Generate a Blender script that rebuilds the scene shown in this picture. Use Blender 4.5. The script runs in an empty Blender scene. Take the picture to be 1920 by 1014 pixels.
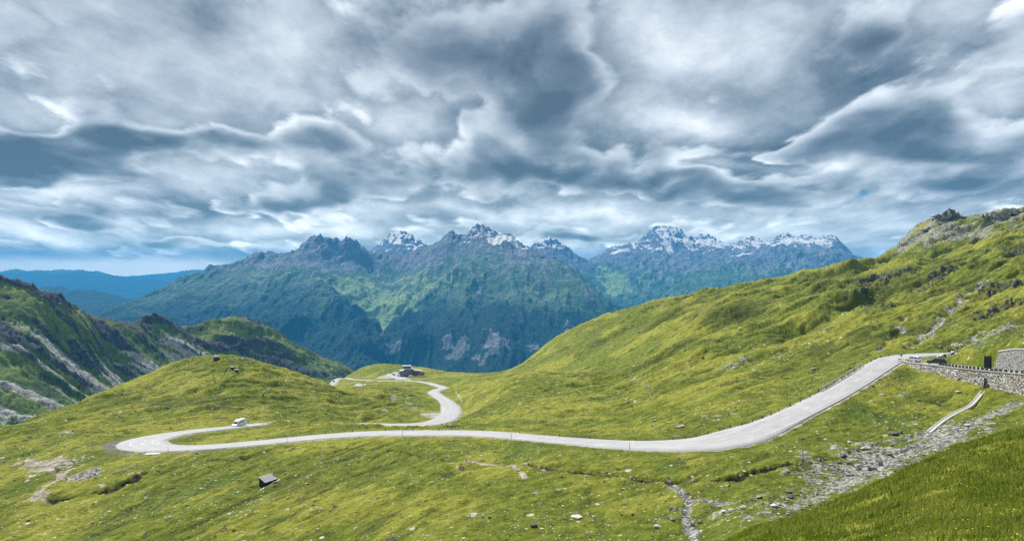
import bpy, bmesh, math, random
import numpy as np
from mathutils import Vector, Matrix

# ---------------------------------------------------------------- camera, world, sun, exposure
scene = bpy.context.scene
COL = scene.collection
F = 1400.0            # focal length in photo pixels (photo is 1920 x 1014)
PX0, PY0 = 960.0, 507.0
cam_data = bpy.data.cameras.new("camera")
cam_data.sensor_width = 36.0
cam_data.lens = 36.0 * F / 1920.0
cam_data.clip_start = 0.3
cam_data.clip_end = 200000.0
cam = bpy.data.objects.new("camera", cam_data)
COL.objects.link(cam)
cam.location = (0, 0, 0)
cam.rotation_euler = (math.radians(90), 0, 0)
scene.camera = cam

SUN_EL, SUN_AZ = math.radians(49), math.radians(-40)   # azimuth from +Y (view axis) towards +X
sun_dir = Vector((math.sin(SUN_AZ) * math.cos(SUN_EL), math.cos(SUN_AZ) * math.cos(SUN_EL), math.sin(SUN_EL)))
sd = bpy.data.lights.new("sun", 'SUN')
sd.energy = 5.0
sd.angle = math.radians(0.6)
sd.color = (1.0, 0.95, 0.86)
sun = bpy.data.objects.new("sun", sd)
COL.objects.link(sun)
sun.rotation_euler = (-sun_dir).to_track_quat('-Z', 'Y').to_euler()

scene.view_settings.view_transform = 'Standard'
scene.view_settings.look = 'None'
scene.view_settings.exposure = 0.46
scene.view_settings.gamma = 1.0
scene.render.engine = 'CYCLES'
scene.cycles.max_bounces = 3
scene.cycles.diffuse_bounces = 2
scene.cycles.glossy_bounces = 2
scene.cycles.transmission_bounces = 2
scene.cycles.volume_bounces = 0
scene.cycles.use_denoising = False


class NT:
    """tiny node-tree writer"""
    def __init__(self, tree):
        self.t = tree
        self.n = tree.nodes
        self.l = tree.links

    def put(self, sock, v):
        if v is None:
            return
        if isinstance(v, bpy.types.NodeSocket):
            self.l.new(v, sock)
        elif isinstance(v, (tuple, list)):
            if sock.type == 'RGBA' and len(v) == 3:
                v = (*v, 1)
            sock.default_value = v
        else:
            sock.default_value = v

    def math(self, op, a, b=None, c=None, clamp=False):
        n = self.n.new('ShaderNodeMath'); n.operation = op; n.use_clamp = clamp
        self.put(n.inputs[0], a); self.put(n.inputs[1], b); self.put(n.inputs[2], c)
        return n.outputs[0]

    def vmath(self, op, a, b=None, out=0):
        n = self.n.new('ShaderNodeVectorMath'); n.operation = op
        self.put(n.inputs[0], a)
        if b is not None:
            if op == 'SCALE':
                self.put(n.inputs['Scale'], b)
            else:
                self.put(n.inputs[1], b)
        return n.outputs['Value'] if op in ('DOT_PRODUCT', 'LENGTH', 'DISTANCE') else n.outputs[0]

    def noise(self, vec, scale=1.0, detail=4.0, rough=0.5, lac=2.0, dist=0.0, out='Fac', dim='3D'):
        n = self.n.new('ShaderNodeTexNoise'); n.noise_dimensions = dim
        self.put(n.inputs['Vector'], vec)
        n.inputs['Scale'].default_value = scale; n.inputs['Detail'].default_value = detail
        n.inputs['Roughness'].default_value = rough; n.inputs['Lacunarity'].default_value = lac
        n.inputs['Distortion'].default_value = dist
        return n.outputs[out]

    def voronoi(self, vec, scale=1.0, feature='F1', out='Distance', rnd=1.0):
        n = self.n.new('ShaderNodeTexVoronoi'); n.feature = feature
        self.put(n.inputs['Vector'], vec)
        n.inputs['Scale'].default_value = scale; n.inputs['Randomness'].default_value = rnd
        return n.outputs[out]

    def ramp(self, fac, stops, interp='LINEAR'):
        n = self.n.new('ShaderNodeValToRGB'); n.color_ramp.interpolation = interp
        e = n.color_ramp.elements
        while len(e) < len(stops):
            e.new(0.5)
        for i, (p, c) in enumerate(stops):
            e[i].position = p
            e[i].color = (*c, 1) if isinstance(c, (tuple, list)) else (c, c, c, 1)
        self.put(n.inputs[0], fac)
        return n.outputs[0]

    def step(self, v, lo, hi):
        n = self.n.new('ShaderNodeMapRange'); n.interpolation_type = 'SMOOTHSTEP'
        self.put(n.inputs['Value'], v)
        self.put(n.inputs['From Min'], lo); self.put(n.inputs['From Max'], hi)
        return n.outputs[0]

    def mix(self, f, a, b, mode='MIX'):
        n = self.n.new('ShaderNodeMix'); n.data_type = 'RGBA'; n.blend_type = mode
        self.put(n.inputs[0], f); self.put(n.inputs[6], a); self.put(n.inputs[7], b)
        return n.outputs[2]

    def attr(self, name, out='Color'):
        n = self.n.new('ShaderNodeAttribute'); n.attribute_name = name
        return n.outputs[out]

    def sep(self, v):
        n = self.n.new('ShaderNodeSeparateXYZ'); self.put(n.inputs[0], v)
        return n.outputs[0], n.outputs[1], n.outputs[2]

    def comb(self, x, y, z):
        n = self.n.new('ShaderNodeCombineXYZ')
        self.put(n.inputs[0], x); self.put(n.inputs[1], y); self.put(n.inputs[2], z)
        return n.outputs[0]

    def geo(self, out='Position'):
        return self.n.new('ShaderNodeNewGeometry').outputs[out]

    def bump(self, h, dist=1.0, strength=1.0):
        n = self.n.new('ShaderNodeBump'); n.inputs['Strength'].default_value = strength
        n.inputs['Distance'].default_value = dist
        self.put(n.inputs['Height'], h)
        return n.outputs[0]


def build_world():
    w = bpy.data.worlds.new("World"); scene.world = w; w.use_nodes = True
    T = NT(w.node_tree); T.n.clear()
    d = T.n.new('ShaderNodeTexCoord').outputs['Generated']
    x, y, z = T.sep(d)
    sky = T.n.new('ShaderNodeTexSky'); sky.sky_type = 'NISHITA'; sky.sun_disc = False
    sky.sun_elevation = SUN_EL; sky.sun_rotation = SUN_AZ
    sky.altitude = 2400; sky.air_density = 1.2; sky.dust_density = 1.0
    # azimuth / elevation plane, and the flat cloud deck above the place
    yy = T.math('MAXIMUM', T.math('ABSOLUTE', y), 0.25)
    U = T.math('DIVIDE', x, yy); V = T.math('DIVIDE', z, yy)
    zz = T.math('ADD', T.math('MAXIMUM', z, 0.0), 0.17)
    deck = T.comb(T.math('DIVIDE', x, zz), T.math('MULTIPLY', T.math('DIVIDE', y, zz), .50), 0.0)
    warp = T.vmath('SCALE', T.vmath('SUBTRACT', T.noise(deck, 1.3, 3, 0.5, out='Color'), (0.5, 0.5, 0.5)), 0.28)
    p = T.vmath('ADD', deck, warp)
    uv = T.comb(U, V, 0.0)
    w2 = T.vmath('SCALE', T.vmath('SUBTRACT', T.noise(T.vmath('MULTIPLY', uv, (1.0, 1.9, 1.0)), 5.0, 4, 0.55, out='Color'), (0.5, 0.5, 0.5)), 0.13)
    w2 = T.vmath('MULTIPLY', w2, (1.0, 0.6, 0.0))
    q = T.vmath('ADD', uv, w2)
    BL = [(250, 272, 300, 26, -1.2), (80, 300, 150, 32, -.7), (40, 322, 90, 22, -.7), (617, 235, 85, 45, -.6), (732, 350, 160, 24, -.85),
          (400, 388, 130, 13, -.8), (125, 395, 45, 14, -.8), (360, 452, 110, 13, -1.0), (840, 90, 190, 75, -.85),
          (400, 15, 80, 22, -.4), (50, 60, 80, 50, -.45), (175, 188, 60, 28, -.55), (60, 455, 60, 10, -.8), (150, 405, 130, 12, -.3),
          (1038, 105, 120, 85, -.75), (1110, 250, 190, 65, -.6), (1085, 318, 230, 28, -.75), (1210, 346, 95, 15, -.8),
          (1340, 165, 100, 34, -.55), (1603, 94, 95, 75, -.9), (1665, 245, 125, 42, -1.1), (1440, 288, 120, 30, -.6),
          (1410, 368, 130, 20, -.95), (1800, 300, 90, 14, -.6), (1800, 358, 150, 16, -.7), (1150, 440, 160, 8, -.7),
          (1860, 60, 90, 60, -.3), (560, 385, 90, 12, -.5), (250, 345, 60, 12, -.5), (1750, 110, 60, 60, -.3),
          (150, 130, 150, 60, .35), (60, 210, 90, 34, .45), (430, 60, 110, 60, .45), (480, 165, 130, 75, .6), (365, 330, 130, 30, .8),
          (90, 356, 130, 12, .9), (30, 418, 55, 22, 1.1), (130, 438, 70, 22, .9), (430, 440, 70, 14, 1.1), (740, 235, 80, 30, .85),
          (560, 50, 60, 55, .6), (1230, 100, 110, 75, 1.0), (1200, 215, 120, 33, 1.0), (1310, 235, 60, 30, .5), (1080, 402, 150, 14, 1.0),
          (1150, 30, 60, 40, .6), (1450, 60, 90, 75, .6), (1850, 180, 100, 75, .6), (1760, 15, 140, 35, .5), (1500, 312, 130, 12, .8),
          (1650, 405, 70, 15, .8), (1300, 312, 90, 12, .6), (1500, 440, 220, 12, .5), (620, 400, 90, 10, .7), (560, 425, 80, 10, .8),
          (680, 425, 60, 14, .9), (820, 395, 120, 8, .5)]
    tot = None
    for (bx, by, rx, ry, a) in BL:
        c = ((bx - PX0) / F, (PY0 - by) / F, 0)
        e = T.vmath('MULTIPLY', T.vmath('SUBTRACT', q, c), (F / rx, F / ry, 0))
        g = T.math('MULTIPLY', T.math('EXPONENT', T.math('MULTIPLY', T.vmath('DOT_PRODUCT', e, e), -0.7)), a)
        tot = g if tot is None else T.math('ADD', tot, g)
    tot = T.math('MULTIPLY', tot, T.step(y, 0.05, 0.4))
    macro = T.math('MULTIPLY', tot, 1.0)

    def density(pp, det):
        big = T.noise(pp, 1.25, det, 0.60)
        wv = T.vmath('ADD', pp, T.vmath('SCALE', T.vmath('SUBTRACT', T.noise(pp, 5.0, 4, 0.55, out='Color'), (0.5, 0.5, 0.5)), 0.16))
        vo = T.n.new('ShaderNodeTexVoronoi'); vo.feature = 'SMOOTH_F1'; T.put(vo.inputs['Vector'], wv)
        vo.inputs['Scale'].default_value = 3.6; vo.inputs['Detail'].default_value = 1.0; vo.inputs['Roughness'].default_value = .5
        vo.inputs['Lacunarity'].default_value = 2.3; vo.inputs['Smoothness'].default_value = .35
        return T.math('ADD', T.math('MULTIPLY', T.math('SUBTRACT', big, .5), 1.5), T.math('MULTIPLY', T.math('SUBTRACT', .60, vo.outputs['Distance']), .42))
    d1 = density(p, 7); d2 = density(T.vmath('ADD', p, (-0.04, -0.10, 0.0)), 3)
    d1m = T.math('SUBTRACT', d1, T.math('MULTIPLY', macro, .36))
    relief = T.math('SUBTRACT', d1, d2)
    cover_ = T.step(d1m, -.14, .04)
    thick = T.step(d1m, -.12, .34)
    shade = T.math('SUBTRACT', T.math('ADD', .70, T.math('MULTIPLY', relief, 1.15)), T.math('MULTIPLY', thick, .54))
    high = T.noise(T.vmath('MULTIPLY', p, (1.0, 1.0, 1)), 2.2, 7, .62)
    fine = T.noise(T.vmath('ADD', T.vmath('MULTIPLY', uv, (1.0, 1.6, 1.0)), w2), 14, 6, 0.62)
    hi_val = T.math('ADD', T.math('ADD', .40, T.math('MULTIPLY', macro, .24)), T.math('MULTIPLY', T.math('SUBTRACT', high, .5), 1.1))
    val = T.math('ADD', T.math('MULTIPLY', hi_val, T.math('SUBTRACT', 1.0, cover_)), T.math('MULTIPLY', shade, cover_))
    val = T.math('ADD', val, T.math('ADD', T.math('MULTIPLY', macro, .10), T.math('MULTIPLY', T.math('SUBTRACT', fine, .5), .34)))
    k = 10.0
    col = T.ramp(val, [(0.0, (0.072, 0.104, 0.152)), (0.22, (0.132, 0.176, 0.235)), (0.42, (0.262, 0.312, 0.375)),
                       (0.62, (0.43, 0.485, 0.55)), (0.82, (0.66, 0.70, 0.745)), (1.0, (0.84, 0.86, 0.88))])
    # pale clear band low on the left
    low = T.math('MULTIPLY', T.math('SUBTRACT', 1.0, T.step(V, 0.006, 0.024)), T.math('SUBTRACT', 1.0, T.step(U, -0.46, -0.30)))
    low = T.math('MULTIPLY', low, T.step(y, 0.0, 0.2))
    col = T.mix(T.math('MULTIPLY', low, .9), col, (0.85, 0.85, 0.82))
    # clouds are that much brighter behind the long stretch of air near the horizon
    tau = T.math('MINIMUM', T.math('DIVIDE', .048, T.math('MAXIMUM', V, .001)), 1.4)
    tr = T.math('EXPONENT', T.math('MULTIPLY', tau, -1.0))
    ins = T.vmath('SCALE', (.022, .11, .30), T.math('SUBTRACT', 1.0, tr))
    col = T.vmath('MAXIMUM', T.vmath('SCALE', T.vmath('SUBTRACT', col, ins), T.math('DIVIDE', 1.0, tr)), (.01, .02, .03))
    h = T.vmath('MULTIPLY', T.vmath('SUBTRACT', q, ((1618 - PX0) / F, (PY0 - 364) / F, 0)), (F / 26, F / 11, 0))
    hole = T.math('SUBTRACT', 1.0, T.step(T.math('ADD', T.vmath('LENGTH', h), T.math('MULTIPLY', fine, 2.6)), 1.6, 2.3))
    hole = T.math('MULTIPLY', hole, T.step(y, 0.0, 0.2))
    col = T.mix(T.step(z, -.02, -.06), col, (.10, .13, .10))
    cl = T.vmath('SCALE', col, k)
    cc = T.mix(hole, cl, T.vmath('MULTIPLY', sky.outputs[0], (.30, .42, .52)))
    bg = T.n.new('ShaderNodeBackground'); T.put(bg.inputs[0], cc); bg.inputs[1].default_value = 0.1
    o = T.n.new('ShaderNodeOutputWorld'); T.l.new(bg.outputs[0], o.inputs[0])
    w.cycles.sampling_method = 'MANUAL'; w.cycles.sample_map_resolution = 512


build_world()

# ---------------------------------------------------------------- helpers
rng = np.random.default_rng(7)
random.seed(11)
_P = {}


def perlin(x, y, seed=0):
    if seed not in _P:
        r = np.random.default_rng(1000 + seed)
        pm = r.permutation(256); a = r.random(256) * 2 * np.pi
        _P[seed] = (np.concatenate([pm, pm]), np.cos(a), np.sin(a))
    pm, gx, gy = _P[seed]
    xi = np.floor(x).astype(np.int64); yi = np.floor(y).astype(np.int64)
    xf = x - xi; yf = y - yi
    xi &= 255; yi &= 255
    u = xf * xf * xf * (xf * (xf * 6 - 15) + 10); v = yf * yf * yf * (yf * (yf * 6 - 15) + 10)

    def g(ix, iy, fx, fy):
        h = pm[pm[ix & 255] + (iy & 255)]
        return gx[h] * fx + gy[h] * fy
    a = g(xi, yi, xf, yf); b = g(xi + 1, yi, xf - 1, yf)
    c = g(xi, yi + 1, xf, yf - 1); d = g(xi + 1, yi + 1, xf - 1, yf - 1)
    return 1.5 * ((a + u * (b - a)) * (1 - v) + (c + u * (d - c)) * v)


def fbm(x, y, octs=5, gain=0.5, seed=0):
    s = 0; a = 1; f = 1
    for i in range(octs):
        s = s + a * perlin(x * f + 13.7 * i, y * f - 7.3 * i, seed + i); a *= gain; f *= 2.03
    return s


def ridged(x, y, octs=6, gain=0.5, seed=0, sharp=1.0):
    s = 0; a = 1; f = 1; w = 1.0; nrm = 0
    for i in range(octs):
        n = 1 - np.abs(perlin(x * f + 3.1 * i, y * f + 9.7 * i, seed + i)) ** sharp
        n = n * n * w
        w = np.clip(n * 1.6, 0, 1)
        s = s + a * n; nrm += a; a *= gain; f *= 2.07
    return s / nrm


def sstep(v, lo, hi):
    t = np.clip((v - lo) / (hi - lo), 0, 1)
    return t * t * (3 - 2 * t)


def rbf_fit(P, V, lam=1e-4):
    n = len(P)
    d2 = ((P[:, None, :] - P[None, :, :]) ** 2).sum(-1)
    K = 0.5 * d2 * np.log(d2 + 1e-12) + lam * np.eye(n)
    A = np.zeros((n + 3, n + 3)); A[:n, :n] = K
    A[:n, n] = 1; A[:n, n + 1:] = P; A[n, :n] = 1; A[n + 1:, :n] = P.T
    return np.linalg.solve(A, np.concatenate([V, np.zeros(3)]))


def rbf_eval(P, w, Q):
    out = np.zeros(len(Q)); n = len(P)
    for i in range(0, len(Q), 20000):
        q = Q[i:i + 20000]
        d2 = ((q[:, None, :] - P[None, :, :]) ** 2).sum(-1)
        out[i:i + 20000] = (0.5 * d2 * np.log(d2 + 1e-12)) @ w[:n] + w[n] + q @ w[n + 1:]
    return out


def cubic_matrix(xs, grid):
    """Catmull-Rom weights that read samples on a regular grid at the places xs"""
    n = len(grid); h = grid[1] - grid[0]
    f = np.clip((xs - grid[0]) / h, 0, n - 1.0001)
    i = np.floor(f).astype(int); t = f - i
    W = np.zeros((len(xs), n)); r = np.arange(len(xs))
    for k, wt in ((-1, -.5 * t + t * t - .5 * t ** 3), (0, 1 - 2.5 * t * t + 1.5 * t ** 3), (1, .5 * t + 2 * t * t - 1.5 * t ** 3), (2, -.5 * t * t + .5 * t ** 3)):
        np.add.at(W, (r, np.clip(i + k, 0, n - 1)), wt)
    return W


def cat(*segs):
    return np.concatenate([np.linspace(a, b, n, endpoint=False) for a, b, n in segs] + [np.array([segs[-1][1]])])


class Sheet:
    """A height sheet over fan-shaped ground: a = X/W, b = asinh(Y/c), W = c cosh b, Z = -e W"""
    def __init__(self, pts, acols, brows, c=8.0, ka=3.5, extra=(), lam=1e-5, kb=1.0, ng=(150, 170)):
        self.c = c; self.a = acols; self.b = brows
        P = []; V = []
        for (px, py, D) in pts:
            X = (px - PX0) / F * D; Z = -(py - PY0) / F * D
            P.append(self.ab(X, D)); V.append(-Z / math.hypot(D, c))
        for (X, Y, Z) in extra:
            P.append(self.ab(X, Y)); V.append(-Z / math.hypot(Y, c))
        P = np.array(P) * np.array([ka, kb]); V = np.array(V)
        w = rbf_fit(P, V, lam)
        ga = np.linspace(acols[0], acols[-1], ng[0]); gb = np.linspace(brows[0], brows[-1], ng[1])
        A, B = np.meshgrid(ga, gb)
        E = rbf_eval(P, w, np.stack([A.ravel() * ka, B.ravel() * kb], 1)).reshape(A.shape)
        e = cubic_matrix(brows, gb) @ E @ cubic_matrix(acols, ga).T
        self.W = (c * np.cosh(brows))[:, None]; self.Yr = c * np.sinh(brows)
        self.X = acols[None, :] * self.W
        self.Y = np.repeat(self.Yr[:, None], len(acols), 1)
        self.Z = -e * self.W

    def ab(self, X, Y):
        return (X / math.hypot(Y, self.c), math.asinh(Y / self.c))

    def hit(self, px, py, ymin=12.0):
        """first point of the sheet seen from the camera through photo pixel px, py"""
        t = (px - PX0) / F
        a = t * self.Yr / self.W[:, 0]
        ok = self.Yr > ymin
        j = np.interp(a, self.a, np.arange(len(self.a)))
        j0 = np.clip(np.floor(j).astype(int), 0, len(self.a) - 2); f = j - j0
        r = np.arange(len(self.b))
        z = self.Z[r, j0] * (1 - f) + self.Z[r, j0 + 1] * f
        row = PY0 - F * z / np.where(ok, self.Yr, 1e9)
        prev = None
        for i in np.nonzero(ok)[0]:
            if row[i] <= py:
                if prev is None:
                    prev = i - 1
                k = i - 1
                u = (row[k] - py) / (row[k] - row[i]) if row[k] > row[i] and ok[k] else 0
                y = self.Yr[k] + (self.Yr[i] - self.Yr[k]) * u
                return Vector((t * y, y, z[k] + (z[i] - z[k]) * u))
        i = np.nonzero(ok)[0][np.argmin(row[ok])]
        return Vector((t * self.Yr[i], self.Yr[i], z[i]))

    def height(self, X, Y):
        X = np.atleast_1d(np.asarray(X, float)); Y = np.atleast_1d(np.asarray(Y, float))
        W = np.hypot(Y, self.c)
        j = np.interp(X / W, self.a, np.arange(len(self.a))); i = np.interp(Y, self.Yr, np.arange(len(self.b)))
        j0 = np.clip(j.astype(int), 0, len(self.a) - 2); i0 = np.clip(i.astype(int), 0, len(self.b) - 2)
        fj = j - j0; fi = i - i0
        Z = self.Z
        return (Z[i0, j0] * (1 - fi) * (1 - fj) + Z[i0 + 1, j0] * fi * (1 - fj) + Z[i0, j0 + 1] * (1 - fi) * fj + Z[i0 + 1, j0 + 1] * fi * fj)

    def mesh(self, name, mat, masks=None, label=None, cat_=None):
        nb, na = self.Z.shape
        co = np.stack([self.X, self.Y, self.Z], -1).reshape(-1, 3).astype(np.float32)
        i = np.arange(nb - 1)[:, None] * na + np.arange(na - 1)[None, :]
        q = np.stack([i, i + 1, i + na + 1, i + na], -1).reshape(-1, 4).astype(np.int32)
        me = bpy.data.meshes.new(name)
        me.vertices.add(len(co)); me.vertices.foreach_set('co', co.ravel())
        me.loops.add(q.size); me.loops.foreach_set('vertex_index', q.ravel())
        me.polygons.add(len(q)); me.polygons.foreach_set('loop_start', np.arange(0, q.size, 4, dtype=np.int32))
        me.polygons.foreach_set('loop_total', np.full(len(q), 4, np.int32))
        me.polygons.foreach_set('use_smooth', np.ones(len(q), bool))
        me.update(calc_edges=True)
        for k, arr in (masks or {}).items():
            at = me.attributes.new(k, 'FLOAT_COLOR', 'POINT')
            at.data.foreach_set('color', np.ascontiguousarray(arr.reshape(-1, 4), dtype=np.float32).ravel())
        me.materials.append(mat)
        o = bpy.data.objects.new(name, me); COL.objects.link(o)
        o['kind'] = 'structure'
        if label:
            o['label'] = label
        if cat_:
            o['category'] = cat_
        return o


def new_mat(name):
    m = bpy.data.materials.new(name); m.use_nodes = True
    T = NT(m.node_tree); T.n.clear()
    b = T.n.new('ShaderNodeBsdfPrincipled'); o = T.n.new('ShaderNodeOutputMaterial')
    T.l.new(b.outputs[0], o.inputs[0])
    b.inputs['Roughness'].default_value = 0.9
    b.inputs['Specular IOR Level'].default_value = 0.15
    return m, T, b
# ---------------------------------------------------------------- near ground: control points (photo column, photo row, distance in metres)
R1 = [(560, 791, 318), (500, 794.5, 303), (450, 798, 286), (400, 803, 272), (340, 811, 259), (288, 820, 245), (262, 830, 233), (285, 840, 222),
      (340, 841, 215), (400, 837, 211), (500, 828, 208), (600, 817, 206), (700, 812, 203), (800, 811.5, 197), (900, 812, 190), (1000, 820, 178),
      (1100, 829, 166), (1200, 836, 156), (1290, 834, 151), (1350, 827, 150), (1400, 813, 152), (1450, 794, 157), (1500, 771, 164), (1550, 746.5, 172),
      (1600, 717, 183), (1645, 688, 197), (1675, 671, 208), (1710, 664, 212), (1750, 661.5, 212), (1800, 661.5, 213), (1850, 662, 214)]
R2 = [(560, 791, 318), (640, 797.5, 328), (700, 797, 334), (750, 797.5, 336), (795, 795, 341), (825, 789, 352), (842, 779, 372), (846, 767, 400), (838, 753, 438),
      (822, 742, 478), (813, 735, 512), (822, 730, 550), (832, 726.5, 580), (822, 723, 620), (800, 717, 700), (772, 714, 780), (745, 713.5, 830),
      (700, 713.5, 860), (665, 711, 890), (645, 708.5, 915), (632, 711, 905), (626, 718, 880), (618, 728, 850)]


def w3(px, py, D):
    return np.array([(px - PX0) / F * D, D, -(py - PY0) / F * D])


def spline(P, step=1.5):
    P = [np.array(p, float) for p in P]
    P = [2 * P[0] - P[1]] + P + [2 * P[-1] - P[-2]]
    out = []
    for i in range(1, len(P) - 2):
        p0, p1, p2, p3 = P[i - 1:i + 3]
        n = max(2, int(np.linalg.norm(p2 - p1) / step))
        for k in range(n):
            t = k / n
            out.append(0.5 * (2 * p1 + (p2 - p0) * t + (2 * p0 - 5 * p1 + 4 * p2 - p3) * t * t + (3 * p1 - p0 - 3 * p2 + p3) * t ** 3))
    out.append(P[-2])
    out = np.array(out)
    return out


# parking lot behind the wall
LOT = [(1688, 676, 203), (1720, 681.5, 196), (1760, 686, 189), (1800, 691, 182), (1860, 697, 174), (1920, 702, 166), (2000, 709, 158), (2100, 716, 150)]

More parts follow.
